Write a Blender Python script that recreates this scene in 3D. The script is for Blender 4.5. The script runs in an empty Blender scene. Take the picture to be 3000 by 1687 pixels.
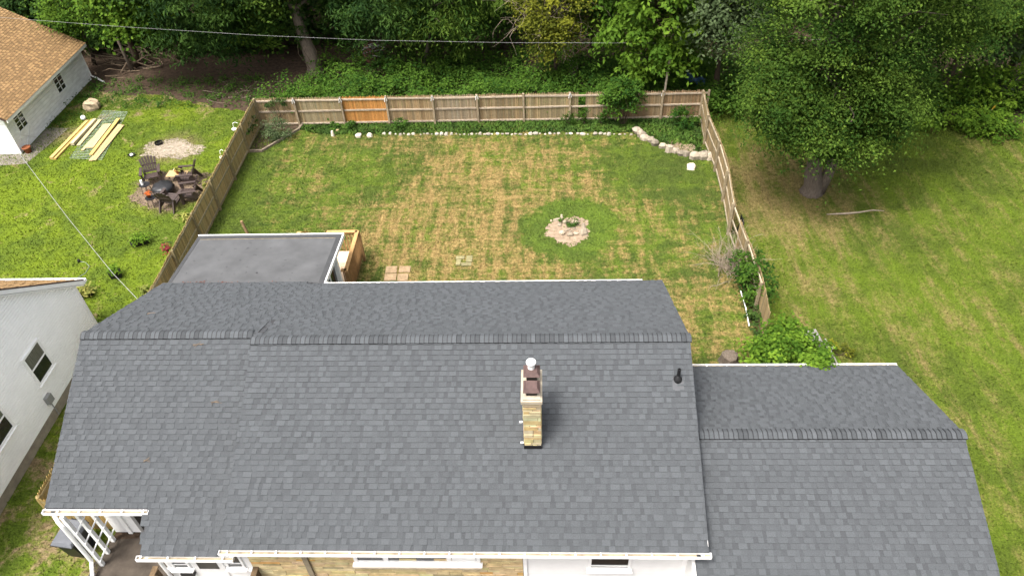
import bpy, math, random
import numpy as np
from mathutils import Vector, Matrix
random.seed(7); RNG = np.random.default_rng(11)
S = bpy.context.scene
COL = S.collection

# ------------------------------------------------------------------ camera
F_PX, PITCH, YAW, ROLL, CAM_Z = 2170.0, math.radians(42.75), math.radians(3.4), math.radians(2.85), 20.0
_fw = Vector((-math.sin(YAW)*math.cos(PITCH), math.cos(YAW)*math.cos(PITCH), -math.sin(PITCH)))
_r0 = Vector((math.cos(YAW), math.sin(YAW), 0)); _u0 = _r0.cross(_fw)
_rt = _r0*math.cos(ROLL) - _u0*math.sin(ROLL); _up = _u0*math.cos(ROLL) + _r0*math.sin(ROLL)
cd = bpy.data.cameras.new('camera'); cam = bpy.data.objects.new('camera', cd); COL.objects.link(cam)
cam.matrix_world = Matrix(((_rt.x, _up.x, -_fw.x, 0), (_rt.y, _up.y, -_fw.y, 0), (_rt.z, _up.z, -_fw.z, CAM_Z), (0, 0, 0, 1)))
cd.sensor_width = 36; cd.lens = F_PX/3000*36; cd.clip_end = 1000
S.camera = cam

def at(px, py, Z=None, X=None, Y=None):
    """survey helper: point of the place seen at a photo pixel, on the plane Z, X or Y"""
    v = _fw*F_PX + _rt*(px-1500) - _up*(py-843.5)
    if X is not None: t = X/v.x
    elif Y is not None: t = Y/v.y
    else: t = ((Z or 0)-CAM_Z)/v.z
    return Vector((0, 0, CAM_Z)) + v*t

# ------------------------------------------------------------------ sky, sun, exposure
TOSUN = Vector((-0.33, -0.30, 1.0)).normalized()
w = bpy.data.worlds.new('World'); S.world = w; w.use_nodes = True
wn = w.node_tree.nodes; bg = wn['Background']
sky = wn.new('ShaderNodeTexSky'); sky.sky_type = 'NISHITA'; sky.sun_disc = False
sky.sun_elevation = math.asin(TOSUN.z); sky.sun_rotation = math.atan2(TOSUN.x, TOSUN.y)
sky.air_density = 1.0; sky.dust_density = 9.0; sky.ozone_density = 0.3
hz = wn.new('ShaderNodeHueSaturation'); hz.inputs['Saturation'].default_value = .40     # milky, hazy sky
w.node_tree.links.new(sky.outputs[0], hz.inputs['Color']); w.node_tree.links.new(hz.outputs[0], bg.inputs[0]); bg.inputs[1].default_value = 0.15
sl = bpy.data.lights.new('sun', 'SUN'); sl.energy = 1.6; sl.angle = math.radians(12.0); sl.color = (1.0, .96, .90)
so = bpy.data.objects.new('sun', sl); COL.objects.link(so); so.rotation_euler = (-TOSUN).to_track_quat('-Z', 'Y').to_euler()
S.view_settings.view_transform = 'Standard'; S.view_settings.look = 'None'
S.view_settings.gamma = 1; S.view_settings.use_curve_mapping = False
S.view_settings.exposure = 1.33

# ------------------------------------------------------------------ node helper and materials
class G:
    def __init__(s, name):
        s.m = bpy.data.materials.new(name); s.m.use_nodes = True; s.nt = s.m.node_tree; s.N = s.nt.nodes; s.L = s.nt.links
        s.b = s.N['Principled BSDF']; s.out = s.N['Material Output']
        s.pos = s.N.new('ShaderNodeNewGeometry').outputs['Position']
    def set(s, sock, v):
        if isinstance(v, bpy.types.NodeSocket): s.L.new(v, sock)
        elif isinstance(v, (tuple, list)) and sock.type == 'RGBA' and len(v) == 3: sock.default_value = (*v, 1)
        else: sock.default_value = v
    def math(s, op, a, b=0.0, c=None, clamp=False):
        n = s.N.new('ShaderNodeMath'); n.operation = op; n.use_clamp = clamp
        s.set(n.inputs[0], a); s.set(n.inputs[1], b)
        if c is not None: s.set(n.inputs[2], c)
        return n.outputs[0]
    def mapv(s, scale=(1, 1, 1), rot=0.0, loc=(0, 0, 0), vec=None):
        n = s.N.new('ShaderNodeMapping'); s.L.new(vec or s.pos, n.inputs[0])
        n.inputs['Location'].default_value = loc; n.inputs['Rotation'].default_value = (0, 0, rot); n.inputs['Scale'].default_value = scale
        return n.outputs[0]
    def noise(s, scale, detail=3, rough=.55, vec=None, dist=0.0):
        n = s.N.new('ShaderNodeTexNoise'); s.L.new(vec or s.pos, n.inputs['Vector'])
        n.inputs['Scale'].default_value = scale; n.inputs['Detail'].default_value = detail
        n.inputs['Roughness'].default_value = rough; n.inputs['Distortion'].default_value = dist
        return n.outputs['Fac']
    def mr(s, v, a, b, c=0.0, d=1.0, smooth=True):
        n = s.N.new('ShaderNodeMapRange'); n.interpolation_type = 'SMOOTHSTEP' if smooth else 'LINEAR'
        s.set(n.inputs['Value'], v)
        for k, x in zip(('From Min', 'From Max', 'To Min', 'To Max'), (a, b, c, d)): n.inputs[k].default_value = x
        return n.outputs[0]
    def mix(s, f, a, b, kind='MIX'):
        n = s.N.new('ShaderNodeMix'); n.data_type = 'RGBA'; n.blend_type = kind
        s.set(n.inputs[0], f); s.set(n.inputs[6], a); s.set(n.inputs[7], b)
        return n.outputs[2]
    def grey(s, v):
        n = s.N.new('ShaderNodeCombineXYZ')
        for i in range(3): s.set(n.inputs[i], v)
        return n.outputs[0]
    def dist(s, p):
        n = s.N.new('ShaderNodeVectorMath'); n.operation = 'DISTANCE'; s.L.new(s.pos, n.inputs[0]); n.inputs[1].default_value = p
        return n.outputs['Value']
    def attr(s, name):
        n = s.N.new('ShaderNodeAttribute'); n.attribute_name = name; return n.outputs['Fac']
    def objcol(s):
        return s.N.new('ShaderNodeObjectInfo').outputs['Color']
    def xyz(s):
        n = s.N.new('ShaderNodeSeparateXYZ'); s.L.new(s.pos, n.inputs[0]); return n.outputs
    def bump(s, h, strength, dist=.02):
        n = s.N.new('ShaderNodeBump'); n.inputs['Strength'].default_value = strength; n.inputs['Distance'].default_value = dist
        s.set(n.inputs['Height'], h); s.L.new(n.outputs[0], s.b.inputs['Normal'])
    def fin(s, col, rough=.85, spec=.3, metal=0.0):
        s.set(s.b.inputs['Base Color'], col); s.set(s.b.inputs['Roughness'], rough)
        s.b.inputs['Specular IOR Level'].default_value = spec; s.b.inputs['Metallic'].default_value = metal
        return s.m

KA = .62
def M(name, col, var=.25, scale=6, rough=.8, spec=.3, bump=0, bscale=60, stretch=(1, 1, 1), objcol=False, tint=False, metal=0, detail=4):
    if max(col) < .64: col = tuple(q*KA for q in col)
    g = G(name); n = g.noise(scale, detail, vec=g.mapv(stretch))
    k = g.mr(n, .25, .75, 1-var, 1+var, False)
    c = g.mix(1.0, (*col, 1), g.grey(k), 'MULTIPLY')
    if objcol: c = g.mix(1.0, c, g.objcol(), 'MULTIPLY')
    if tint: c = g.mix(1.0, c, g.grey(g.attr('tint')), 'MULTIPLY')
    if bump: g.bump(g.noise(bscale, 4, vec=g.mapv(stretch)), bump)
    return g.fin(c, rough, spec, metal)

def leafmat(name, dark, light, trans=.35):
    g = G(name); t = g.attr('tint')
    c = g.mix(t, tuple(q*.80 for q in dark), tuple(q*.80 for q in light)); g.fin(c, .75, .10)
    tr = g.N.new('ShaderNodeBsdfTranslucent'); g.L.new(g.mix(1.0, c, (1.25, 1.3, .5, 1), 'MULTIPLY'), tr.inputs[0])
    ms = g.N.new('ShaderNodeMixShader'); ms.inputs[0].default_value = trans
    g.L.new(g.b.outputs[0], ms.inputs[1]); g.L.new(tr.outputs[0], ms.inputs[2]); g.L.new(ms.outputs[0], g.out.inputs[0])
    return g.m

def lawn(name, kind, blade=False):
    g = G(name)
    fine = g.noise(5.5, 6, .7); mid = g.noise(1.1, 5, .62, dist=.6); big = g.noise(.22, 3)
    if kind == 'yard':
        sy = g.noise(1.0, 5, .62, g.mapv((2.5, .50, 1), .03), dist=.4)       # mower lines up the yard
        sx = g.noise(1.0, 5, .62, g.mapv((.48, 2.4, 1), -.05, (9, 4, 0)), dist=.4)
        d = g.math('ADD', g.math('MULTIPLY', sy, .40), g.math('MULTIPLY', sx, .33))
        d = g.math('ADD', d, g.math('MULTIPLY', mid, .14)); d = g.math('ADD', d, g.math('MULTIPLY', fine, .30))
        xs = g.xyz()
        row = g.math('SINE', g.math('ADD', g.math('MULTIPLY', xs[0], 9.5), g.math('MULTIPLY', mid, 3.0)))
        d = g.math('ADD', d, g.math('MULTIPLY', g.math('MULTIPLY', row, g.mr(g.dist((-3.0, 24.5, 0)), 2.5, 8.5, 1, .25)), .020))
        # greener on both sides and round the stone ring, drier through the middle
        d = g.math('ADD', d, g.math('MULTIPLY', g.mr(g.dist((-3.5, 26.5, 0)), 2, 11), -.085))
        d = g.math('ADD', d, g.math('MULTIPLY', g.mr(g.math('ADD', g.dist((1.1, 25.3, 0)), g.math('MULTIPLY', mid, 1.2)), 1.9, 3.0), .0))
        ring = g.mr(g.math('ADD', g.dist((1.1, 25.4, 0)), g.math('MULTIPLY', mid, 1.0)), 2.2, 2.9, 1, 0)
        d = g.math('SUBTRACT', d, g.math('MULTIPLY', ring, .17))
        d = g.math('SUBTRACT', d, g.math('MULTIPLY', g.mr(g.dist((5.2, 30.0, 0)), .6, 3.4, 1, 0), .10))
        d = g.math('SUBTRACT', d, g.math('MULTIPLY', g.mr(g.dist((-8.3, 29.6, 0)), .6, 3.6, 1, 0), .085))
        d = g.math('SUBTRACT', d, g.math('MULTIPLY', g.mr(g.dist((-11.6, 25.0, 0)), .6, 3.6, 1, 0), .075))
        d = g.math('SUBTRACT', d, g.math('MULTIPLY', g.mr(xs[0], -14.3, -13.0, 1, 0), .15))
        d = g.math('ADD', d, g.math('MULTIPLY', g.mr(g.dist((6.6, 20.2, 0)), 1.0, 4.5, 1, 0), .055))
        straw = g.mr(d, .475, .655)
        green = g.mix(g.mr(g.math('ADD', g.math('MULTIPLY', mid, .6), g.math('MULTIPLY', big, .5)), .43, .68), (.082, .118, .020), (.128, .192, .020))
        green = g.mix(g.mr(g.noise(2.6, 4, .65), .54, .66, 0, .75), green, (.050, .092, .012))
        green = g.mix(g.math('MULTIPLY', ring, g.mr(fine, .3, .7, 0, .7)), green, (.120, .195, .026))
        tan = g.mix(g.mr(fine, .3, .7), (.240, .172, .060), (.42, .300, .120))
    elif kind == 'left':
        sy = g.noise(1.0, 4, .6, g.mapv((.9, .5, 1), .5))
        d = g.math('ADD', g.math('MULTIPLY', mid, .62), g.math('MULTIPLY', fine, .28)); d = g.math('ADD', d, g.math('MULTIPLY', sy, .15))
        xs = g.xyz()
        d = g.math('ADD', d, g.math('MULTIPLY', g.mr(xs[1], 33, 39), .09))
        d = g.math('ADD', d, g.math('MULTIPLY', g.mr(xs[1], 14.5, 17.5, 1, 0), .09))
        straw = g.mr(d, .575, .72)
        green = g.mix(g.mr(g.math('ADD', g.math('MULTIPLY', mid, .5), g.math('MULTIPLY', big, .5)), .40, .60), (.098, .150, .014), (.165, .235, .012))
        for c_, ra, rb in (((-17.75, 28.75, 0), 1.3, 2.6), ((-19.1, 32.35, 0), .8, 2.3), ((-25.2, 33.9, 0), .1, 1.8), ((-24.9, 38.6, 0), .3, 1.6)):
            straw = g.math('MAXIMUM', straw, g.math('MULTIPLY', g.mr(g.math('ADD', g.dist(c_), g.math('MULTIPLY', g.math('ADD', mid, fine), 1.5)), ra+1.2, rb+1.2, 1, 0), g.mr(fine, .35, .6, .35, 1)))
        tan = g.mix(g.mr(fine, .3, .7), (.20, .145, .075), (.36, .27, .15))
    elif kind == 'right':
        sy = g.noise(1.0, 5, .62, g.mapv((2.0, .34, 1), .42), dist=.35)
        d = g.math('ADD', g.math('MULTIPLY', sy, .5), g.math('MULTIPLY', mid, .26)); d = g.math('ADD', d, g.math('MULTIPLY', fine, .26))
        d = g.math('ADD', d, g.math('MULTIPLY', g.mr(g.dist((10.5, 28.0, 0)), 1.0, 5.5, 1, 0), .12))
        d = g.math('ADD', d, g.math('MULTIPLY', g.mr(g.dist((9.5, 21, 0)), .5, 4.5, 1, 0), .05))
        d = g.math('SUBTRACT', d, g.math('MULTIPLY', g.mr(g.dist((17, 30.5, 0)), 1.0, 5.0, 1, 0), .05))
        straw = g.mr(d, .475, .69, 0, .90)
        green = g.mix(g.mr(g.math('ADD', g.math('MULTIPLY', mid, .5), g.math('MULTIPLY', big, .6)), .42, .66), (.082, .118, .013), (.122, .182, .013))
        tan = g.mix(g.mr(fine, .3, .7), (.20, .150, .055), (.33, .250, .105))
    else:   # bed: deeper, lusher weeds
        straw = g.mr(g.math('ADD', g.math('MULTIPLY', mid, .6), g.math('MULTIPLY', fine, .4)), .56, .68, 0, .8)
        green = g.mix(g.mr(mid, .35, .65), (.040, .085, .015), (.085, .165, .022))
        tan = (.16, .11, .06, 1)
    c = g.mix(straw, green, tan)
    k = g.mr(g.noise(16, 4, .7), .25, .75, (.42 if kind == 'right' else .44)*KA, (1.34 if kind == 'right' else 1.44)*KA, False)
    c = g.mix(1.0, c, g.grey(k), 'MULTIPLY')
    if blade: c = g.mix(1.0, c, g.grey(g.attr('tint')), 'MULTIPLY')
    else: g.bump(g.math('ADD', g.noise(24, 5, .75), fine), .55, .05)
    return g.fin(c, .9, .15)

MT = dict(
    white=M('white_paint', (.70, .70, .69), .05, 3, .55), vinyl=M('white_vinyl', (.87, .87, .865), .04, 2, .5), siding=M('white_siding', (.66, .66, .65), .05, 3, .55),
    oldwhite=M('weathered_white_paint', (.77, .78, .77), .16, 2.2, .75, stretch=(1, 1, 3)),
    trim=M('white_trim', (.76, .76, .75), .05, 4, .45), gutterin=M('gutter_dirt', (.40, .33, .22), .5, 5, .8),
    shingle=M('slate_grey_shingle', (.097, .105, .113), .20, 45, .93, .12, .35, 220, objcol=True, tint=True),
    shingleplain=M('vent_flange', (.115, .12, .128), .1), deckroof=M('roof_underlay', (.05, .05, .055), .1), brownshingle=M('brown_shingle', (.30, .19, .09), .22, 18, .92, .15, .3, 140, objcol=True, tint=True),
    rubber=M('grey_roof_membrane', (.108, .111, .115), .26, 1.3, .75, .3, .12, 30, detail=7), rubberdark=M('membrane_seam', (.065, .067, .07), .2, 3, .7),
    stone=M('buff_stone', (.63, .555, .40), .26, 5, .85, .2, .5, 28, objcol=True), mortar=M('mortar', (.34, .29, .20), .2, 8),
    concrete=M('cap_concrete', (.54, .47, .36), .22, 6, .9, .2, .3, 40), slab=M('worn_concrete', (.25, .225, .185), .3, 2.2, .9, .2, .2, 30),
    rustbrown=M('brown_painted_metal', (.125, .078, .070), .30, 7, .6), black=M('black_flashing', (.012, .012, .013), .2, 8, .5),
    blackplastic=M('black_plastic', (.018, .018, .020), .2, 8, .45, .4), glass=M('dark_glass', (.022, .024, .024), .2, 2, .08, .6),
    curtain=M('curtained_glass', (.16, .17, .14), .5, 9, .12, .6, stretch=(6, 6, .3)),
    fence=M('weathered_fence', (.40, .325, .215), .30, 9, .9, .15, .3, 30, stretch=(6, 6, .8), objcol=True),
    rail=M('fence_rail', (.50, .43, .33), .30, 8, .9, .15, .3, 30, objcol=True),
    cedar=M('deck_cedar', (.46, .27, .115), .22, 7, .75, .25, .2, 40, objcol=True), deckfloor=M('deck_board', (.68, .52, .35), .16, 6, .8, .2, .2, 40, objcol=True),
    lumber=M('new_lumber', (.63, .50, .24), .14, 5, .75, .25, .15, 40, objcol=True), oldwood=M('grey_wood', (.30, .285, .26), .25, 9, .9, .2, .3, 40, stretch=(1, 6, 1)),
    brownwood=M('brown_stained_wood', (.17, .115, .065), .35, 7, .85, .2, .3, 40), timber=M('edging_timber', (.26, .21, .15), .35, 7, .9),
    chair=M('brown_resin', (.078, .054, .048), .18, 8, .5, .4), metalblack=M('black_metal', (.015, .015, .017), .2, 8, .5, .4, metal=.2),
    galv=M('galvanised_wire', (.40, .47, .45), .1, 8, .4, .5, metal=.5), cable=M('cable_grey', (.36, .36, .36), .1, 4, .5),
    terracotta=M('terracotta', (.42, .14, .055), .25, 8, .8), petals=M('orange_petals', (.60, .13, .015), .4, 30, .7), redpetal=M('red_leaves', (.22, .015, .02), .4, 30, .7),
    whitepot=M('white_pot', (.80, .80, .78), .05, 5, .45), yellow=M('yellow_guard', (.62, .38, .03), .15, 6, .5),
    rock=M('field_stone', (.55, .50, .42), .28, 6, .9, .2, .5, 18, objcol=True), bark=M('grey_bark', (.185, .150, .118), .35, 7, .95, .1, .8, 16, stretch=(3, 3, .6)),
    barkdark=M('brown_bark', (.105, .078, .055), .35, 7, .95, .1, .7, 18, stretch=(3, 3, .6)), twig=M('dry_twigs', (.40, .33, .25), .3, 8, .95, .1),
    deadwood=M('dead_branches', (.26, .195, .135), .35, 6, .95, .1), floor=M('leaf_litter', (.085, .058, .040), .55, 5, .95, .1, .8, 14, detail=8),
    mulch=M('wood_mulch', (.21, .155, .11), .6, 11, .95, .1, .9, 22, detail=8), ash=M('pale_ash_soil', (.36, .305, .235), .5, 6, .95, .1, .7, 18, detail=8),
    dirt=M('bare_dirt', (.36, .27, .19), .4, 5, .95, .1, .6, 18, detail=8), drive=M('worn_driveway', (.085, .070, .056), .5, 2.2, .92, .15, .4, 26, detail=8),
    tarp=M('blue_tarp', (.035, .10, .21), .25, 6, .5), rust=M('rusty_debris', (.16, .065, .05), .4, 8, .9), grey=M('grey_metal_box', (.36, .36, .35), .1, 5, .5),
    pave=M('paver', (.42, .36, .27), .3, 9, .9, .2, .4, 40, objcol=True), cartlid=M('grey_cart_lid', (.15, .16, .18), .15, 6, .5), sofit=M('foundation', (.40, .35, .27), .25, 4, .9),
)
LF = dict(
    maple=leafmat('maple_leaf', (.024, .062, .007), (.140, .225, .030)), bright=leafmat('bright_leaf', (.048, .110, .009), (.180, .300, .028)),
    dark=leafmat('dark_leaf', (.014, .042, .008), (.070, .135, .022)), yellow=leafmat('yellow_leaf', (.075, .092, .010), (.260, .270, .024)),
    silver=leafmat('silver_leaf', (.055, .088, .034), (.150, .200, .095)), shrub=leafmat('shrub_leaf', (.020, .064, .008), (.105, .200, .022)),
    weed=leafmat('weed_leaf', (.030, .080, .012), (.085, .165, .022)), ivy=leafmat('ivy_leaf', (.03, .065, .015), (.09, .16, .03)),
    varieg=leafmat('variegated_leaf', (.16, .20, .04), (.45, .42, .12)),
)

# ------------------------------------------------------------------ geometry helpers
class MB:
    def __init__(s): s.v = []; s.f = []
    def add(s, vs, fs):
        o = len(s.v); s.v += [tuple(v) for v in vs]; s.f += [tuple(i+o for i in f) for f in fs]; return s
    def box(s, c, d, rz=0.0, R=None):
        R = R or Matrix.Rotation(rz, 3, 'Z'); c = Vector(c)
        vs = [c + R @ Vector((d[0]/2*a, d[1]/2*b, d[2]/2*k)) for a, b, k in ((-1,-1,-1),(1,-1,-1),(1,1,-1),(-1,1,-1),(-1,-1,1),(1,-1,1),(1,1,1),(-1,1,1))]
        return s.hexa(vs)
    def hexa(s, vs):
        return s.add(vs, ((3,2,1,0),(4,5,6,7),(0,1,5,4),(1,2,6,5),(2,3,7,6),(3,0,4,7)))
    def b2(s, lo, hi):
        return s.box([(a+b)/2 for a, b in zip(lo, hi)], [b-a for a, b in zip(lo, hi)])
    def beam(s, p, q, wd, h, up=(0, 0, 1)):
        p = Vector(p); q = Vector(q); a = (q-p).normalized(); u = Vector(up)
        if abs(a.dot(u)) > .98: u = Vector((0, 1, 0))
        b = a.cross(u).normalized(); n = b.cross(a)
        vs = []
        for k in (-1, 1):
            for e, sg in ((p, -1), (q, -1), (q, 1), (p, 1)):
                vs.append(e + b*(wd/2*sg) + n*(h/2*k))
        return s.hexa(vs)
    def tube(s, pts, r, n=6, cap=True):
        pts = [Vector(p) for p in pts]; rs = r if isinstance(r, (list, tuple)) else [r]*len(pts); o = len(s.v); prev = None
        for i, p in enumerate(pts):
            a = (pts[min(i+1, len(pts)-1)] - pts[max(i-1, 0)]).normalized()
            u = prev if prev is not None else (Vector((1, 0, 0)) if abs(a.x) < .8 else Vector((0, 1, 0)))
            b = a.cross(u).normalized(); c = b.cross(a); prev = c
            for k in range(n):
                t = 2*math.pi*k/n; q = p + (b*math.sin(t) + c*math.cos(t))*rs[i]; s.v.append(tuple(q))
        for i in range(len(pts)-1):
            for k in range(n):
                s.f.append((o+i*n+k, o+i*n+(k+1) % n, o+(i+1)*n+(k+1) % n, o+(i+1)*n+k))
        if cap: s.f.append(tuple(o+k for k in range(n-1, -1, -1))); s.f.append(tuple(o+(len(pts)-1)*n+k for k in range(n)))
        return s
    def lathe(s, c, prof, n=14):
        c = Vector(c); o = len(s.v)
        for r, z in prof:
            for k in range(n): t = 2*math.pi*k/n; s.v.append((c.x+r*math.cos(t), c.y+r*math.sin(t), c.z+z))
        for i in range(len(prof)-1):
            for k in range(n): s.f.append((o+i*n+k, o+i*n+(k+1) % n, o+(i+1)*n+(k+1) % n, o+(i+1)*n+k))
        if prof[0][0] > 1e-4: s.f.append(tuple(o+k for k in range(n-1, -1, -1)))
        if prof[-1][0] > 1e-4: s.f.append(tuple(o+(len(prof)-1)*n+k for k in range(n)))
        return s
    def prism(s, pts, h):
        """closed outline (list of Vector) extruded by vector h"""
        pts = [Vector(p) for p in pts]; h = Vector(h); n = len(pts)
        return s.add(pts + [p+h for p in pts], [tuple(range(n-1, -1, -1)), tuple(range(n, 2*n))] + [(i, (i+1) % n, n+(i+1) % n, n+i) for i in range(n)])
    def rock(s, c, d, seed=0, n=10, m=6, flat=.0):
        r = random.Random(seed); c = Vector(c); o = len(s.v)
        ph = [r.uniform(0, 6.28) for _ in range(6)]
        for i in range(m+1):
            th = math.pi*i/m
            for k in range(n):
                f = 2*math.pi*k/n; q = Vector((math.sin(th)*math.cos(f), math.sin(th)*math.sin(f), math.cos(th)))
                k2 = 1 + .13*math.sin(3*q.x+ph[0]) + .12*math.sin(4*q.y+ph[1]) + .10*math.sin(5*q.z+ph[2]) + r.uniform(-.10, .10)
                e = .86   # squarer than an ellipsoid
                q = Vector([math.copysign(abs(t)**e, t) for t in q])*k2
                s.v.append((c.x+q.x*d[0]/2, c.y+q.y*d[1]/2, c.z+q.z*d[2]/2))
        for i in range(m):
            for k in range(n): s.f.append((o+i*n+k, o+(i+1)*n+k, o+(i+1)*n+(k+1) % n, o+i*n+(k+1) % n))
        return s
    def mesh(s, name, mat=None, smooth=False, tint=None, off=None):
        me = bpy.data.meshes.new(name)
        vs = s.v if off is None else [(x-off[0], y-off[1], z-off[2]) for x, y, z in s.v]
        me.from_pydata(vs, [], s.f)
        if mat: me.materials.append(mat)
        if smooth: me.polygons.foreach_set('use_smooth', [True]*len(me.polygons))
        if tint is not None:
            a = me.attributes.new('tint', 'FLOAT', 'FACE'); a.data.foreach_set('value', tint if hasattr(tint, '__len__') else [tint]*len(me.polygons))
        me.update(); return me

ORG = {}
def link(o, parent=None):
    COL.objects.link(o)
    if parent is not None: o.parent = parent
    return o
def tag(o, label, cat=None, group=None, kind=None):
    if label: o['label'] = label
    if cat: o['category'] = cat
    if group: o['group'] = group
    if kind: o['kind'] = kind
    return o
def thing(name, loc, label, cat, group=None):
    o = bpy.data.objects.new(name, None); o.empty_display_size = .2; o.location = loc; link(o); ORG[o] = Vector(loc)
    return tag(o, label, cat, group)
def part(name, mb, mat, parent, smooth=False, tint=None, col=None):
    off = ORG[parent]
    o = bpy.data.objects.new(name, mb.mesh(name, MT.get(mat, LF.get(mat)) if isinstance(mat, str) else mat, smooth, tint, off)); link(o, parent); ORG[o] = off
    if col: o.color = (*col, 1)
    return o
def solo(name, mb, mat, label, cat, group=None, smooth=False, kind=None, origin=None, col=None):
    vs = np.array(mb.v); loc = Vector(origin) if origin is not None else Vector((vs[:, 0].mean(), vs[:, 1].mean(), vs[:, 2].min()))
    o = bpy.data.objects.new(name, mb.mesh(name, MT[mat] if isinstance(mat, str) else mat, smooth, None, loc)); o.location = loc; link(o); ORG[o] = loc
    if col: o.color = (*col, 1)
    return tag(o, label, cat, group, kind)
def struct(name, mb, mat):
    o = bpy.data.objects.new(name, mb.mesh(name, MT[mat] if isinstance(mat, str) else mat)); link(o); ORG[o] = Vector((0, 0, 0)); o['kind'] = 'structure'; return o
def inst(name, me, parent, M4, col=None):
    """a piece that shares mesh data; M4 is its world matrix, the parent's origin is taken off"""
    o = bpy.data.objects.new(name, me); link(o, parent); m = M4.copy(); m.translation = m.translation - ORG[parent]; o.matrix_local = m
    if col: o.color = (*col, 1)
    ORG[o] = ORG[parent]; return o
def copy_tree(o, loc, rz, parent=None):
    c = o.copy(); link(c, parent)
    if parent is None: c.location = loc; c.rotation_euler = (0, 0, rz)
    for ch in o.children: copy_tree(ch, None, None, c)
    return c
def npmesh(name, V, Fq, mat, tint=None, org=(0, 0, 0)):
    """numpy quads/tris to mesh; tint is one value for each face"""
    V = np.asarray(V, np.float32) - np.asarray(org, np.float32); k = Fq.shape[1]; me = bpy.data.meshes.new(name)
    me.vertices.add(len(V)); me.vertices.foreach_set('co', V.ravel()); me.loops.add(Fq.size); me.loops.foreach_set('vertex_index', Fq.ravel().astype(np.int32))
    me.polygons.add(len(Fq)); me.polygons.foreach_set('loop_start', np.arange(0, Fq.size, k, dtype=np.int32)); me.polygons.foreach_set('loop_total', np.full(len(Fq), k, np.int32))
    me.materials.append(mat); me.update(calc_edges=True)
    if tint is not None: a = me.attributes.new('tint', 'FLOAT', 'FACE'); a.data.foreach_set('value', np.asarray(tint, np.float32))
    return me
def nrm(a): return a/np.maximum(np.linalg.norm(a, axis=-1, keepdims=True), 1e-6)

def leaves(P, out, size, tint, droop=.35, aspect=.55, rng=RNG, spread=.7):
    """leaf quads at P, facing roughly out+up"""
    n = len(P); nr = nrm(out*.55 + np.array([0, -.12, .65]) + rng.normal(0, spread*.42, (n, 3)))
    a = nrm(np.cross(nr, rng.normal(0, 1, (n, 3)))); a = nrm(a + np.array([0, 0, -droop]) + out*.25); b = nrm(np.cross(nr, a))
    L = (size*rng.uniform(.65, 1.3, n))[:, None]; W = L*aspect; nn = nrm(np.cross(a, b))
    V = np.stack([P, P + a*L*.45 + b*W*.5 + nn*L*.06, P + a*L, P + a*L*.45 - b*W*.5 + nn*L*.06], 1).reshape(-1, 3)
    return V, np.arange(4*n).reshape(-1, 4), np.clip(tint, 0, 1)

def crown_points(lobes, nclump, per, rng, clump_r=.55, shell=.62, keep=None):
    """leaf clumps spread through ellipsoid lobes -> points, outward vectors, tints"""
    vol = np.array([l[1][0]*l[1][1]*l[1][2] for l in lobes])**(2/3); pr = vol/vol.sum(); P = []; O = []; T = []; Cs = []
    which = rng.choice(len(lobes), nclump, p=pr)
    for k in which:
        c, r = lobes[k]; d = nrm(rng.normal(0, 1, 3)); rad = shell + (1-shell)*rng.random()**.6
        rad *= 1 + .16*math.sin(5*d[0]+k*2.1) * math.sin(4*d[1]+1.3*k) + rng.normal(0, .09)
        cc = np.array(c) + d*np.array(r)*rad
        if cc[2] < .05: cc[2] = abs(cc[2])*.5+.06
        if keep is not None and not keep(cc): continue
        m = int(per*rng.uniform(.5, 1.5)); cr = clump_r*rng.uniform(.55, 1.45)
        q = rng.normal(0, .5, (m, 3)); q[:, 2] *= .45; rr_ = q[:, 0]**2+q[:, 1]**2; q[:, 2] -= .38*rr_
        P.append(cc+q*cr); O.append(nrm(q*np.array([.9, .9, .4]) + d*.45 + np.array([0, 0, .75]))); T.append(np.clip(rng.normal(.30, .30) + rng.normal(0, .11, m) + q[:, 2]*.35 + rr_*.12, 0, 1)); Cs.append(cc)  # clump tones spread, tops and edges lighter: sunlit tips and dark gaps painted in
    return np.concatenate(P), np.concatenate(O), np.concatenate(T), np.array(Cs)

def limb(p, q, r0, r1, mb, rng, sag=.25, n=6):
    p = np.array(p, float); q = np.array(q, float); L = np.linalg.norm(q-p); pts = []
    j = rng.normal(0, .05*L, (n+1, 3)); j[0] = 0; j[-1] = 0
    for i in range(n+1):
        t = i/n; x = p*(1-t)+q*t; x = x + j[i]; x[2] += sag*L*.35*math.sin(math.pi*t); pts.append(x)
    mb.tube(pts, [r0*(1-i/n)+r1*i/n for i in range(n+1)], 6)

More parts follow.
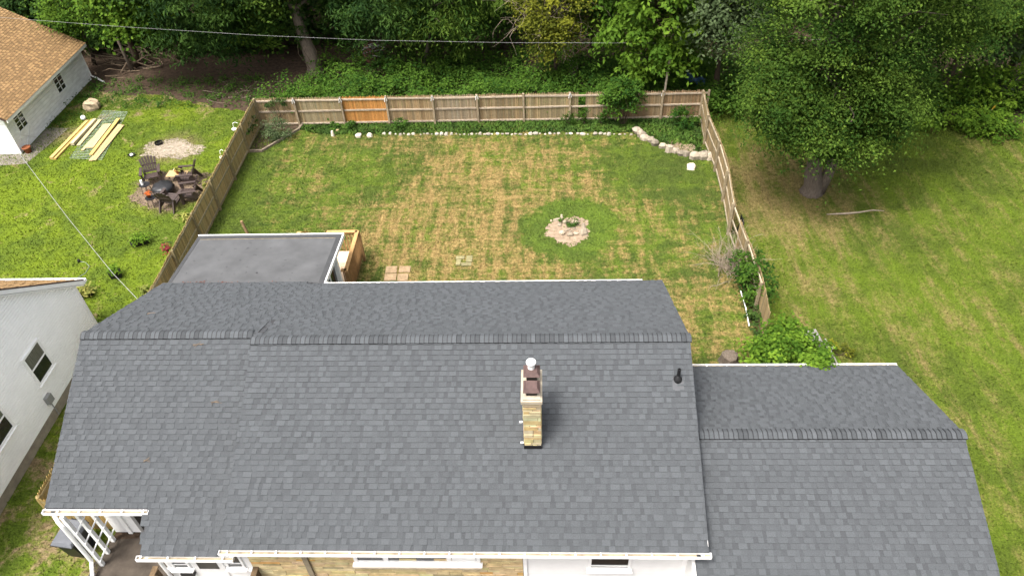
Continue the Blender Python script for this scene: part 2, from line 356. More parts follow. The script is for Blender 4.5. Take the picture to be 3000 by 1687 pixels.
def tree(name, base, lobes, label, leaf, nclump, per, size, trunk_r=.14, seed=0, bark='barkdark', clump_r=.55, lean=None, group=None, droop=.35, keep=None, nlimb=9, aspect=.55, shell=.70, fork=None):
    rng = np.random.default_rng(seed); b = Vector((base[0], base[1], 0))
    t = thing(name, b, label, 'tree', group)
    P, O, T, Cs = crown_points(lobes, nclump, per, rng, clump_r, shell, keep)
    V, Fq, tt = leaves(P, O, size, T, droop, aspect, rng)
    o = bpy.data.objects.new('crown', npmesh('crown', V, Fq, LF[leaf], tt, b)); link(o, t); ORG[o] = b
    c0 = np.array(lobes[0][0]); top = lean if lean is not None else (c0[0], c0[1], c0[2]+lobes[0][1][2]*.2)
    mb = MB(); pts = []; rs = []
    for i in range(8):
        s = i/7; x = np.array([base[0], base[1], -.05])*(1-s)+np.array(top)*s
        if 0 < i < 7: x[:2] += rng.normal(0, .05, 2)*(1+s)
        pts.append(x); rs.append(trunk_r*(1.55 if i == 0 else 1.12 if i == 1 else 1-.6*s))
    if trunk_r > .3: pts[0:1] = [pts[0], pts[0]+np.array([0, 0, .18]), pts[0]+np.array([0, 0, .45])]; rs[0:1] = [trunk_r*1.75, trunk_r*1.4, trunk_r*1.2]
    mb.tube(pts, rs, 9)
    if fork: mb.tube([(base[0]+fork[0]*.3, base[1]+.05, -.05), (base[0]+fork[0]*.6, base[1], 1.0), (base[0]+fork[0], base[1]+fork[1], 3.2), (base[0]+fork[0]*1.5, base[1]+fork[1], 6)], [trunk_r*1.1, trunk_r*.75, trunk_r*.55, trunk_r*.3], 8)
    for k in rng.choice(len(Cs), min(nlimb, len(Cs)), replace=False):
        s = rng.uniform(.35, .95); i = min(6, int(s*7)); p = pts[i+len(pts)-8]*(1-(s*7-i))+pts[i+1+len(pts)-8]*(s*7-i)
        limb(p, Cs[k], trunk_r*.34, .012, mb, rng)
    part('trunk', mb, bark, t, True)
    return t

def shrub(name, c, r, n, leaf, size, label, cat='shrub', seed=0, group=None, stems=5, droop=.2, aspect=.5, shell=.3, base=None):
    rng = np.random.default_rng(seed); b = Vector(base or (c[0], c[1], 0)); t = thing(name, b, label, cat, group)
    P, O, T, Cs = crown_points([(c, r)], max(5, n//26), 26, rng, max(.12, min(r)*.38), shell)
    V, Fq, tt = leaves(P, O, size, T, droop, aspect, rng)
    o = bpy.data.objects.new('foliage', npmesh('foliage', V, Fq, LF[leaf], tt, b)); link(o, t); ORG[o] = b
    mb = MB()
    for k in rng.choice(len(Cs), min(stems, len(Cs)), replace=False): limb((b.x, b.y, b.z-.03), Cs[k], .018, .006, mb, rng, .1, 4)
    part('stem', mb, 'barkdark', t)
    return t

def blob(cx, cy, rx, ry, z, n=48, jag=.18, seed=0):
    r = random.Random(seed); ph = [r.uniform(0, 6.28) for _ in range(5)]; pts = []
    for k in range(n):
        t = 2*math.pi*k/n; q = 1 + jag*(.5*math.sin(2*t+ph[0])+.35*math.sin(3*t+ph[1])+.3*math.sin(5*t+ph[2])+.25*math.sin(9*t+ph[3])) + r.uniform(-.4, .4)*jag
        pts.append((cx+rx*q*math.cos(t), cy+ry*q*math.sin(t), z))
    return MB().add(pts, [tuple(range(n))])
def inpoly(P, poly):
    x, y = P[:, 0], P[:, 1]; ins = np.zeros(len(P), bool); n = len(poly); j = n-1
    for i in range(n):
        xi, yi = poly[i]; xj, yj = poly[j]
        c = ((yi > y) != (yj > y)) & (x < (xj-xi)*(y-yi)/(yj-yi+1e-12)+xi); ins ^= c; j = i
    return ins

# ------------------------------------------------------------------ ground, lawns, patches
struct('ground', MB().add([(-150, -60, -.004), (150, -60, -.004), (150, 160, -.004), (-150, 160, -.004)], [(0, 1, 2, 3)]), 'floor')
def jag(pts, step=.5, amp=.22, seed=1):
    r = random.Random(seed); out = []
    for (x0, y0), (x1, y1) in zip(pts, pts[1:]):
        n = max(1, int(math.hypot(x1-x0, y1-y0)/step))
        for i in range(n): out.append((x0+(x1-x0)*i/n+r.uniform(-amp, amp), y0+(y1-y0)*i/n+r.uniform(-amp, amp)))
    return out
P_LEFT = [(-12.9, -10), (-12.9, 17.0), (-15.02, 17.0), (-15.02, 35.6)] + jag([(-15.3, 35.9), (-18.0, 36.5), (-20.5, 37.6), (-24.0, 38.4), (-26.5, 38.9), (-29, 41), (-60, 41)], .45, .25, 3) + [(-60, 41), (-60, -10)]
P_YARD = [(-15.0, 17.02), (8.12, 17.02), (8.12, 34.5), (-15.0, 34.5)]
P_RIGHT = [(8.14, -10), (60, -10), (60, 34)] + jag([(60, 34), (30, 33.0), (22, 33.2), (17.5, 34.2), (14, 35.4), (9.0, 36.4)], .5, .25, 5) + [(8.14, 36.4)]
def sheet(poly, z): return MB().add([(x, y, z) for x, y in poly], [tuple(range(len(poly)))])
struct('lawn', sheet(P_YARD, .004), lawn('lawn_yard', 'yard'))
struct('lawn', sheet(P_LEFT, .004), lawn('lawn_neighbour', 'left'))
struct('lawn', sheet(P_RIGHT, .004), lawn('lawn_side', 'right'))
P_BED = [(-12.75, 34.48)] + jag([(-12.75, 33.9), (-10.9, 33.45), (4.7, 33.15), (6.2, 31.9), (8.1, 30.5)], .4, .12, 8) + [(8.1, 34.48)]
P_BED2 = [(-14.95, 31.95), (-14.3, 31.95), (-12.82, 34.0), (-12.78, 34.48), (-14.95, 34.48)]
struct('planting_bed', sheet(P_BED, .009), lawn('bed_ground', 'bed'))
struct('planting_bed', sheet(P_BED2, .009), 'floor')
P_DRIVE = [(-12.95, -8), (-12.95, 9.4)] + jag([(-13.1, 9.6), (-13.0, 11.05)], .2, .12, 4) + [(-8, 11.05), (-8, -8)]
struct('driveway', sheet(P_DRIVE, .012), 'drive')
struct('mulch_patch', blob(-17.75, 28.75, 1.75, 1.65, .010, 90, .24, 4), 'mulch')
struct('ash_patch', blob(-19.1, 32.35, 1.55, .95, .010, 70, .22, 9), 'ash')
struct('dirt_patch', blob(1.05, 25.2, 1.02, .86, .012, 80, .24, 6), 'dirt')
struct('dirt_patch', blob(6.9, 31.6, .75, .55, .013, 40, .4, 7), 'dirt')
struct('garage_apron', sheet([(-29.5, 30.85), (-26.2, 31.2), (-25.6, 34.6), (-26.85, 34.75), (-26.85, 32.2), (-29.5, 32.2)], .014), 'slab')

def blades(name, poly, n, mat, size, label, region=None, holes=(), rng=np.random.default_rng(5)):
    a = np.array(poly); lo = a.min(0); hi = a.max(0)
    if region: lo = np.maximum(lo, region[0]); hi = np.minimum(hi, region[1])
    P = rng.uniform(lo, hi, (int(n), 2)); P = P[inpoly(P, poly)]
    for cx, cy, rx, ry in holes:
        dd = ((P[:, 0]-cx)/rx)**2 + ((P[:, 1]-cy)/ry)**2; P = P[(dd > 1) | (rng.random(len(P)) < .06)]
    m = len(P); P3 = np.column_stack([P, np.full(m, .004)]); az = rng.uniform(0, 6.283, m); h = size*rng.uniform(.5, 1.5, m); wd = size*rng.uniform(.25, .55, m)
    dx = np.column_stack([np.cos(az), np.sin(az), np.zeros(m)]); ln = rng.uniform(.3, 1.3, m)[:, None]; az2 = az+1.57+rng.normal(0, .5, m)
    lean = np.column_stack([np.cos(az2), np.sin(az2), np.zeros(m)])*ln + np.array([0, 0, 1.0])
    V = np.stack([P3-dx*wd[:, None], P3+dx*wd[:, None], P3+lean*h[:, None]], 1).reshape(-1, 3)
    o = bpy.data.objects.new(name, npmesh(name, V, np.arange(3*m).reshape(-1, 3), mat, rng.uniform(.85, 1.30, m))); link(o)
    return tag(o, label, 'grass', kind='stuff')
blades('grass', P_YARD, 170000, lawn('grass_yard', 'yard', True), .050, 'patchy straw and green mown grass inside the fenced yard', ((-15, 17), (8.1, 34)), [(1.05, 25.2, .95, .82)])
blades('grass', P_LEFT, 130000, lawn('grass_neighbour', 'left', True), .055, 'bright yellow green mown grass of the neighbouring yard', ((-31, 9), (-12.9, 40)), [(-17.75, 28.75, 1.45, 1.35), (-19.1, 32.35, .95, .55)])
blades('grass', P_RIGHT, 150000, lawn('grass_side', 'right', True), .050, 'olive green mown grass beside the garage under the maple', ((8.1, 8), (27, 36)))
blades('bed_weeds', P_BED, 30000, lawn('grass_bed', 'bed', True), .12, 'deep green weeds growing between the stone row and back fence', holes=[(6.9, 31.6, .6, .45)])

# ------------------------------------------------------------------ the house
HOUSE = thing('house', (-3, 14, 0), 'low white and stone house with a wide dark grey shingled roof', 'house')
ZR, YR, TM = 5.15, 14.03, .449           # main roof
LZ, LY, TL = 5.0, 14.42, .513            # left roof
GZ, GY, TG = 3.6, 11.95, .400            # garage roof
EXPO = .149
rs = random.Random(3)
def slope(roofobj, X0, X1, Yr, Zr, T, Ye, sgn, mat, indiv=0, notch=None, tones=(1.09, 1.03, .97, .91, .84), expo=EXPO, wid=(.11, .25), gap=(.07, .16), stuffname='shingle_field', lift=.022, xf=None):
    """lay courses of shingles on one slope; sgn -1 = front (towards -Y), +1 = back"""
    c = 1/math.sqrt(1+T*T); d = Vector((0, sgn*c, -T*c)); u = Vector((1, 0, 0)); n = Vector((0, sgn*T*c, c)); O = Vector((0, Yr, Zr))
    L = abs(Ye-Yr)/c + .03; nc = int(L/expo)+1; V = []; Fc = []; tint = []; k_ind = 0; cache = {}
    for k in range(nc):
        s1 = L-k*expo; s0 = max(0.0, s1-expo)
        x = X0 - rs.uniform(0, .2); tab = rs.random() < .5
        x1lim = X1
        while x < x1lim:
            wd = rs.uniform(*wid) if tab else rs.uniform(*gap); a, b = max(x, X0), min(x+wd, x1lim)
            if b-a > .015 and not (notch and notch((a+b)/2, Yr+sgn*c*(s0+s1)/2)):
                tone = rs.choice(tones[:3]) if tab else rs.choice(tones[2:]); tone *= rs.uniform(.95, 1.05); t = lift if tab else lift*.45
                if k_ind < indiv:
                    w_ = round(b-a, 2); key = (w_, tab)
                    if key not in cache:
                        q = MB().add([(0, 0, .002), (w_, 0, .002), (w_, s1-s0, t), (0, s1-s0, t), (0, s1-s0, -.002), (w_, s1-s0, -.002), (0, 0, 0), (w_, 0, 0)], [(0, 1, 2, 3), (3, 2, 5, 4), (0, 3, 4, 6), (1, 7, 5, 2), (0, 6, 7, 1), (4, 5, 7, 6)])
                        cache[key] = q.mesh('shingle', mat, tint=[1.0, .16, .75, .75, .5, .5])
                    R = Matrix((u, d, n)).transposed().to_4x4(); R.translation = O + u*a + d*s0
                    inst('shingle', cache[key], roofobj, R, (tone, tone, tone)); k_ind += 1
                else:
                    i0 = len(V)
                    for uu, ss, h in ((a, s0, .002), (b, s0, .002), (b, s1, t), (a, s1, t), (a, s1, -.002), (b, s1, -.002), (a, s0, 0), (b, s0, 0)): V.append(O + u*uu + d*ss + n*h)
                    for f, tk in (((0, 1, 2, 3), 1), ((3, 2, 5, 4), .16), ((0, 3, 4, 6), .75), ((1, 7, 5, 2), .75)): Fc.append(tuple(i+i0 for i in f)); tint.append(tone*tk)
            x += wd; tab = not tab if rs.random() < .9 else tab
    mb = MB(); mb.v = [tuple(xf @ v if xf else v) for v in V]; mb.f = Fc
    o = part(stuffname, mb, mat, roofobj, tint=tint); o['kind'] = 'stuff'
def ridge(roofobj, X0, X1, Y, Z, Tf, Tb, mat, expo=.128, name='ridge_cap', half=.165):
    pf = [(-half, -half*Tf), (-.055, -.055*Tf*.75), (0, -.006), (.055, -.055*Tb*.75), (half, -half*Tb)]
    mb = MB(); L = expo*1.2
    for xx, h in ((0, .044), (.020, .042), (L, .028)):
        for y, z in pf: mb.v.append((xx, y, z+h))
    for y, z in pf: mb.v.append((0, y, z-.004))
    mb.v += [(L, *pf[0]), (L, *pf[4])]
    mb.f = [(i, i+1, i+6, i+5) for i in range(4)] + [(i+5, i+6, i+11, i+10) for i in range(4)] + [(i+1, i, i+15, i+16) for i in range(4)] + [(0, 5, 10, 20, 15), (4, 19, 21, 14, 9)]
    me = mb.mesh(name, mat, tint=[.45]*4+[1.06]*4+[.25]*6); x = X0  # joint-end strip darkened: gap shade painted on beside the bare asphalt edge
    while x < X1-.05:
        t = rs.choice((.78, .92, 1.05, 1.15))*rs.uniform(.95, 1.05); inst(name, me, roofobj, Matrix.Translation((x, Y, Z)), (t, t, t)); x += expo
def deck(name, X0, X1, Yr, Zr, Tf, Yf, Tb, Yb, parent, mat='deckroof', th=.16):
    pr = [(Yf, Zr-(Yr-Yf)*Tf), (Yr, Zr), (Yb, Zr-(Yb-Yr)*Tb)]
    pts = [(X0, y, z-.006) for y, z in pr] + [(X0, y, z-th) for y, z in reversed(pr)]
    return part(name, MB().prism(pts, (X1-X0, 0, 0)), mat, parent)
SH = MT['shingle']
mr = deck('main_roof', -8.16, 3.93, YR, ZR, TM, 8.98, TM, 18.48, HOUSE)
slope(mr, -8.18, 3.95, YR, ZR, TM, 8.98, -1, SH, indiv=290)
slope(mr, -8.18, 3.95, YR, ZR, TM, 18.48, 1, SH)
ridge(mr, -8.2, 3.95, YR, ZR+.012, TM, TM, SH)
lr = deck('left_roof', -13.30, -8.0, LY, LZ, TL, 10.13, .46, 18.7, HOUSE)
slope(lr, -13.32, -8.17, LY, LZ, TL, 9.11, -1, SH, notch=lambda x, y: x < -10.55 and y < 10.11)
slope(lr, -13.32, -8.17, LY, LZ, .46, 18.72, 1, SH)
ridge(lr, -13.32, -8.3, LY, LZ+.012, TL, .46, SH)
part('porch_roof_deck', MB().prism([(-10.53, y, LZ-(LY-y)*TL-h) for y, h in ((9.13, .006), (10.2, .006), (10.2, .15), (9.13, .15))], (2.4, 0, 0)), 'deckroof', HOUSE)
gr = deck('garage_roof', 3.70, 10.93, GY, GZ, TG, 8.3, TG, 15.52, HOUSE)
slope(gr, 3.68, 10.95, GY, GZ, TG, 8.3, -1, SH)
slope(gr, 3.68, 10.95, GY, GZ, TG, 15.52, 1, SH)
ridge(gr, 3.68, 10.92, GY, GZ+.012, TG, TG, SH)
# bodies
def body(name, X0, X1, prof, mat='siding'): return part(name, MB().prism([(X0, y, z) for y, z in prof], (X1-X0, 0, 0)), mat, HOUSE)
body('wall', -7.95, 3.62, [(9.42, 0), (9.42, 2.88), (14.03, 4.92), (18.2, 3.05), (18.2, 0)])
body('wall', -12.9, -7.96, [(11.05, 0), (11.05, 3.0), (14.42, 4.75), (18.4, 2.9), (18.4, 0)])
body('wall', -10.32, -7.97, [(9.46, 0), (9.46, 2.22), (11.04, 3.0), (11.04, 0)])
body('garage_wall', 3.63, 10.6, [(8.7, 0), (8.7, 2.05), (11.95, 3.36), (15.2, 2.05), (15.2, 0)])
# gutters with hangers
def gutter(X0, X1, Y, Z, sgn, hang=.62, off=.0, drop=None):
    g = MB(); wd = .12
    g.b2((X0, min(Y, Y+sgn*.008), Z-.10), (X1, max(Y, Y+sgn*.008), Z+.005)); yo = Y+sgn*wd
    g.b2((X0, min(yo, yo-sgn*.012), Z-.09), (X1, max(yo, yo-sgn*.012), Z+.004))
    g.b2((X0, min(Y, yo), Z-.105), (X1, max(Y, yo), Z-.092))
    for xx in (X0, X1-.01): g.b2((xx, min(Y, yo)+.002, Z-.09), (xx+.01, max(Y, yo)-.002, Z+.01))
    o = part('gutter', g, 'trim', HOUSE)
    part('gutter_bed', MB().b2((X0+.012, min(Y, yo)+.01, Z-.091), (X1-.012, max(Y, yo)-.019, Z-.055)), 'gutterin', o)
    x = X0 + .12 + off
    me = MB().add([(-.012, 0, 0), (.012, 0, 0), (.02, sgn*wd, 0), (-.02, sgn*wd, 0), (-.012, 0, .012), (.012, 0, .012), (.02, sgn*wd, .006), (-.02, sgn*wd, .006)], ((3,2,1,0),(4,5,6,7),(0,1,5,4),(1,2,6,5),(2,3,7,6),(3,0,4,7))).mesh('hanger', MT['trim'])
    while x < X1-.05:
        inst('hanger', me, o, Matrix.Translation((x, Y, Z+.002))); x += hang
    if drop: part('outlet', MB().b2((drop-.05, min(Y, yo)+.02, Z-.054), (drop+.05, max(Y, yo)-.025, Z-.045)), 'black', o)
gutter(-8.2, 4.0, 8.965, 2.86, -1, .62, .1, 3.7)
gutter(-10.6, -8.05, 9.10, 2.27, -1, .72)
gutter(-13.36, -10.48, 10.12, 2.78, -1, .58, .3, -13.1)
gutter(-7.55, 3.3, 18.50, 3.10, 1, .9)
gutter(4.35, 10.95, 15.54, 2.15, 1, .62)
for X0, X1, Yr, Zr, Tf, Yf, Tb, Yb in ((3.931, 3.942, YR, ZR, TM, 8.98, TM, 18.5), (10.931, 10.942, GY, GZ, TG, 8.3, TG, 15.54), (-13.312, -13.301, LY, LZ, TL, 10.13, .46, 18.7)):
    for (ya, yb, T) in ((Yr, Yf, Tf), (Yr, Yb, Tb)):
        part('rake_edge', MB().prism([(X0, ya, Zr-.004), (X0, yb, Zr-abs(yb-Yr)*T-.004), (X0, yb, Zr-abs(yb-Yr)*T-.15), (X0, ya, Zr-.15)], (X1-X0, 0, 0)), 'trim', HOUSE)
# vent pipe with boot
v = MB().lathe((3.53, 12.93, 4.60), [(.125, 0), (.115, .10), (.075, .16), (.055, .20), (.05, .21)], 16)
vt = part('vent_boot', v, 'blackplastic', HOUSE, True)
part('vent_pipe', MB().lathe((3.53, 12.93, 4.70), [(.048, 0), (.048, .36), (.034, .36), (.034, .30), (0, .30)], 14), 'metalblack', vt)
part('flashing', MB().box((3.53, 12.80, 4.612), (.30, .36, .004), R=Matrix.Rotation(math.atan(TM), 3, 'X')), 'shingleplain', vt)
# chimney
CX, CY, CZ = -.33, 11.28, 3.90
ch = part('chimney', MB().b2((CX-.20, CY+.02, CZ-.35), (CX+.20, CY+.90, CZ+1.86)), 'mortar', HOUSE)
rc = random.Random(5); z = CZ-.02; buff = [(1.1, 1.05, .88), (1.2, 1.14, .95), (1.0, .86, .58), (1.12, .98, .66), (1.02, 1.0, .90), (1.25, 1.2, 1.05)]
while z < CZ+1.84:
    h = rc.choice((.055, .08, .10, .13, .16)); h = min(h, CZ+1.86-z)
    for side in range(3):
        Lh = .44 if side == 0 else .92; x = 0
        while x < Lh-.02:
            wd = min(rc.uniform(.13, .42), Lh-x)
            if Lh-x-wd < .08: wd = Lh-x
            e = rc.uniform(.0, .022); g_ = .008
            if side == 0: lo = (CX-.22+x+g_, CY-e, z+g_/2); hi = (CX-.22+x+wd-g_, CY+.05, z+h-g_/2)
            elif side == 1: lo = (CX+.17, CY+x+g_+.02, z+g_/2); hi = (CX+.215+e, CY+x+wd-g_, z+h-g_/2)
            else: lo = (CX-.215-e, CY+x+g_+.02, z+g_/2); hi = (CX-.17, CY+x+wd-g_, z+h-g_/2)
            if side == 0 or z+h > CZ+(x+wd)*TM-.02: part('chimney_stone', MB().b2(lo, hi), 'stone', ch, col=tuple(k*rc.uniform(.88, 1.08) for k in rc.choice(buff)))
            x += wd
    z += h
part('flashing', MB().b2((CX-.232, CY-.035, CZ-.20), (CX+.232, CY+.20, CZ+.12)), 'black', ch)
part('chimney_cap', MB().b2((CX-.265, CY-.055, CZ+1.86), (CX+.255, CY+.97, CZ+1.96)).b2((CX-.22, CY-.01, CZ+1.961), (CX+.21, CY+.92, CZ+2.0)), 'concrete', ch)
def hood(cy, zt, hw, col):
    f = part('flue_cap', MB().add([(CX-hw, cy-.20, zt-.09), (CX+hw, cy-.20, zt-.09), (CX+hw, cy+.20, zt-.09), (CX-hw, cy+.20, zt-.09), (CX-hw*.66, cy-.125, zt), (CX+hw*.66, cy-.125, zt), (CX+hw*.66, cy+.125, zt), (CX-hw*.66, cy+.125, zt)],
        ((3,2,1,0),(4,5,6,7),(0,1,5,4),(1,2,6,5),(2,3,7,6),(3,0,4,7))), 'rustbrown', ch, col=col)
    part('flue_pipe', MB().b2((CX-.13, cy-.13, CZ+1.99), (CX+.13, cy+.13, zt-.085)), 'black', f)
hood(CY+.24, CZ+2.26, .205, (1, 1, 1)); hood(CY+.70, CZ+2.30, .205, (1.4, 1.2, 1.0))
wp = part('vent_cap', MB().lathe((CX-.01, CY+.74, CZ+2.45), [(.06, -.16), (.085, -.05), (.09, 0), (.12, .02), (.125, .06), (.11, .085), (0, .10)], 18), 'white', ch, True)
part('vent_cap_pipe', MB().lathe((CX-.01, CY+.74, CZ+2.29), [(.085, 0), (.085, .10)], 14), 'white', wp)
for dx, dy, dz in ((-.26, .10, .98), (-.25, .03, .20)): part('pipe_stub', MB().tube([(CX+dx, CY+dy, CZ+dz), (CX+dx-.06, CY+dy-.02, CZ+dz+.02)], .026, 8), 'whitepot', ch)

# front: stone veneer, each stone a piece
fw_ = part('stone_front', MB().b2((-7.94, 9.395, .3), (-.62, 9.415, 2.84)), 'mortar', HOUSE)
rv = random.Random(9); z = .55; kk = 0
while z < 2.42:
    h = rv.choice((.075, .09, .11, .14)); x = -7.93
    while x < -.64:
        wd = min(rv.uniform(.28, .85), -.63-x)
        if -.63-x-wd < .12: wd = -.63-x
        if kk < 290:
            cc = rv.random(); colr = (1.22, 1.12, .84) if cc < .55 else (1.08, .98, .72) if cc < .82 else (1.32, 1.22, .98) if cc < .94 else (1.25, .84, .40) if cc < .985 else (.70, .66, .52)
            e = rv.uniform(.0, .018)
            part('veneer_stone', MB().b2((x+.006, 9.375-e, z+.004), (x+wd-.006, 9.40, z+h-.004)), 'stone', fw_, col=tuple(q*rv.uniform(.92, 1.06) for q in colr)); kk += 1
        x += wd
    z += h
part('conduit', MB().b2((-6.44, 9.30, 0), (-6.30, 9.36, 2.80)), 'mortar', HOUSE)
part('corner_board', MB().b2((-.62, 9.35, 0), (-.52, 9.415, 2.85)), 'trim', HOUSE)
def boards(parent, X0, X1, Y, z0, z1, step, mat, proud=.012, sgn=-1):
    me = MB().add([(0, 0, 0), (X1-X0, 0, 0), (X1-X0, sgn*proud, 0), (0, sgn*proud, 0), (0, 0, step), (X1-X0, 0, step), (X1-X0, sgn*.002, step-.002), (0, sgn*.002, step-.002)], ((3,2,1,0),(4,5,6,7),(0,1,5,4),(1,2,6,5),(2,3,7,6),(3,0,4,7))).mesh('siding_board', MT[mat])
    z = z0
    while z < z1: inst('siding_board', me, parent, Matrix.Translation((X0, Y, z))); z += step
sw = part('side_front', MB().b2((-.515, 9.40, 0), (3.60, 9.416, 2.84)), 'siding', HOUSE)
boards(sw, -.515, 3.60, 9.398, .4, 2.75, .11, 'siding')
part('corner_board', MB().b2((3.52, 9.36, 0), (3.64, 9.415, 2.84)), 'trim', HOUSE)
def window(parent, X0, X1, z0, z1, Y, bars=(), fr=.07, glass='glass', sill=True):
    wmb = MB().b2((X0-fr, Y-.045, z0-fr), (X1+fr, Y+.0, z0)).b2((X0-fr, Y-.045, z1), (X1+fr, Y, z1+fr)).b2((X0-fr, Y-.045, z0+.001), (X0, Y, z1-.001)).b2((X1, Y-.045, z0+.001), (X1+fr, Y, z1-.001))
    wo = part('window', wmb, 'trim', parent)
    part('pane', MB().b2((X0, Y-.012, z0), (X1, Y-.004, z1)), glass, wo)
    for b in bars: part('sash_bar', MB().b2((b[0], Y-.035, b[2]), (b[1], Y-.013, b[3])), 'trim', wo)
    if sill: part('sill', MB().b2((X0-fr-.05, Y-.13, z0-fr-.05), (X1+fr+.05, Y-.002, z0-fr-.002)), 'trim', wo)
    return wo
window(HOUSE, 1.16, 2.12, 1.27, 2.36, 9.385, [(1.16, 2.12, 1.36, 1.39), (1.16, 2.12, 1.80, 1.85)])
window(HOUSE, -4.98, -1.84, 1.60, 2.45, 9.372, [(-4.30, -4.16, 1.6, 2.45), (-2.62, -2.50, 1.6, 2.45), (-2.48, -1.86, 1.62, 2.44)], .10)
part('window_ledge', MB().b2((-5.14, 9.22, 1.40), (-1.70, 9.372, 1.448)), 'concrete', HOUSE)
# entry
ent = part('entry_front', MB().b2((-10.36, 9.43, .2), (-7.97, 9.458, 2.18)), 'white', HOUSE)
window(HOUSE, -10.12, -9.74, 1.04, 1.98, 9.428, [(-10.12, -9.74, 1.20, 1.22)], .06)
window(HOUSE, -8.60, -8.22, 1.10, 2.0, 9.428, [(-8.60, -8.22, 1.28, 1.30)], .06)
dr = part('door', MB().b2((-9.60, 9.40, .22), (-8.74, 9.43, 2.15)), 'white', HOUSE)
part('door_pane_or_gap', MB().b2((-9.46, 9.392, .99), (-8.90, 9.399, 1.98)), 'glass', dr)
part('sill_board', MB().b2((-10.42, 9.33, .92), (-9.62, 9.429, .97)), 'trim', HOUSE); part('sill_board', MB().b2((-8.70, 9.33, .95), (-7.95, 9.429, 1.0)), 'trim', HOUSE)
part('mailbox', MB().b2((-10.02, 9.30, .70), (-9.66, 9.43, .86)), 'blackplastic', HOUSE)
part('downspout', MB().tube([(-10.35, 9.04, 2.2), (-10.34, 9.30, 2.0), (-10.34, 9.33, .1)], .045, 8), 'trim', HOUSE)
part('downspout', MB().tube([(3.76, 8.9, 2.78), (3.72, 9.30, 2.55), (3.72, 9.32, .1)], .045, 8), 'trim', HOUSE)
st = part('porch_step', MB().b2((-10.5, 8.2, 0), (-7.8, 9.42, .22)), 'slab', HOUSE)
for x, s_ in ((-10.60, 1), (-7.84, 1)):
    for y in (9.28, 8.4): part('rail_post', MB().b2((x-.05, y-.05, 0), (x+.05, y+.05, 1.16)), 'brownwood', HOUSE)
    part('rail_cap', MB().b2((x-.075, 8.3, 1.162), (x+.075, 9.36, 1.20)), 'brownwood', HOUSE)
    for i in range(6): part('baluster', MB().b2((x-.02, 8.5+i*.13, .25), (x+.02, 8.54+i*.13, 1.16)), 'brownwood', HOUSE)
# carport side: posts, trellis rungs, downspout, back wall
for y in (9.98, 10.35, 10.73): part('post', MB().b2((-12.89, y-.05, 0), (-12.79, y+.05, LZ-(LY-max(y, 10.2))*TL-.17)), 'oldwhite', HOUSE)
for z in (.30, .80, 1.30, 1.85): part('trellis_rung', MB().tube([(-12.78, 9.9, z), (-12.78, 10.92, z+.05)], .024, 6), 'oldwhite', HOUSE)
part('downspout', MB().tube([(-13.10, 10.06, 2.68), (-13.02, 9.94, 2.45), (-12.96, 9.90, 2.3), (-12.96, 9.88, .42), (-12.90, 9.55, .14), (-12.86, 9.25, .08)], .055, 8), 'trim', HOUSE)
cw = part('carport_wall', MB().b2((-12.88, 11.0, .02), (-10.34, 11.045, 2.95)), 'white', HOUSE)
boards(cw, -12.86, -12.46, 10.998, .05, 2.3, .17, 'white', .014)
boards(cw, -12.34, -12.06, 10.998, .05, 2.3, .17, 'white', .014)
part('corner_board', MB().b2((-12.46, 10.94, .02), (-12.34, 10.998, 2.6)), 'trim', HOUSE)
do = part('door', MB().b2((-12.05, 10.95, .02), (-11.0, 10.998, 2.1)), 'grey', HOUSE)
part('door_pane_or_gap', MB().b2((-11.93, 10.94, .08), (-11.1, 10.949, 2.0)), 'glass', do)  # dark sheet standing in for the shade of the open doorway
# sunroom with membrane roof
part('sunroom_wall', MB().b2((-12.9, 18.41, 0), (-7.78, 20.70, 2.60)), 'white', HOUSE)
def rz_(y): return 3.02-(y-18.45)*(.31/3.3)
sr = part('sunroom_roof', MB().prism([(-13.16, 18.45, rz_(18.45)), (-13.16, 21.76, rz_(21.76)), (-13.16, 21.76, rz_(21.76)-.14), (-13.16, 18.45, rz_(18.45)-.14)], (5.56, 0, 0)), 'rubber', HOUSE)
def strip(x0, x1, y0, y1, h, mat, nm='membrane_seam'):
    part(nm, MB().prism([(x0, y0, rz_(y0)+.002), (x0, y1, rz_(y1)+.002), (x0, y1, rz_(y1)+h), (x0, y0, rz_(y0)+h)], (x1-x0, 0, 0)), mat, sr)
strip(-13.15, -13.02, 18.5, 21.70, .008, 'rubberdark'); strip(-7.80, -7.64, 18.5, 21.70, .008, 'rubberdark'); strip(-13.02, -7.80, 21.52, 21.70, .007, 'rubberdark'); strip(-13.0, -7.82, 18.62, 18.75, .007, 'rubberdark')
strip(-13.0, -7.82, 21.49, 21.505, .012, 'gutterin'); strip(-12.95, -7.9, 18.60, 18.615, .012, 'gutterin')
rr = random.Random(4)
for i in range(34):
    x = -12.7+rr.randint(0, 11)*.42+rr.uniform(-.05, .05); y = 18.95+rr.randint(0, 6)*.38+rr.uniform(-.04, .04); strip(x, x+.05, y, y+.05, .010, 'rubber', 'membrane_plate')
part('roof_edge', MB().b2((-13.17, 21.765, 2.55), (-7.56, 21.80, 2.735)), 'trim', HOUSE)
part('roof_edge', MB().prism([(-7.595, 18.55, rz_(18.55)+.012), (-7.595, 21.764, rz_(21.76)+.012), (-7.595, 21.764, rz_(21.76)-.15), (-7.595, 18.55, rz_(18.55)-.15)], (.045, 0, 0)), 'trim', HOUSE)
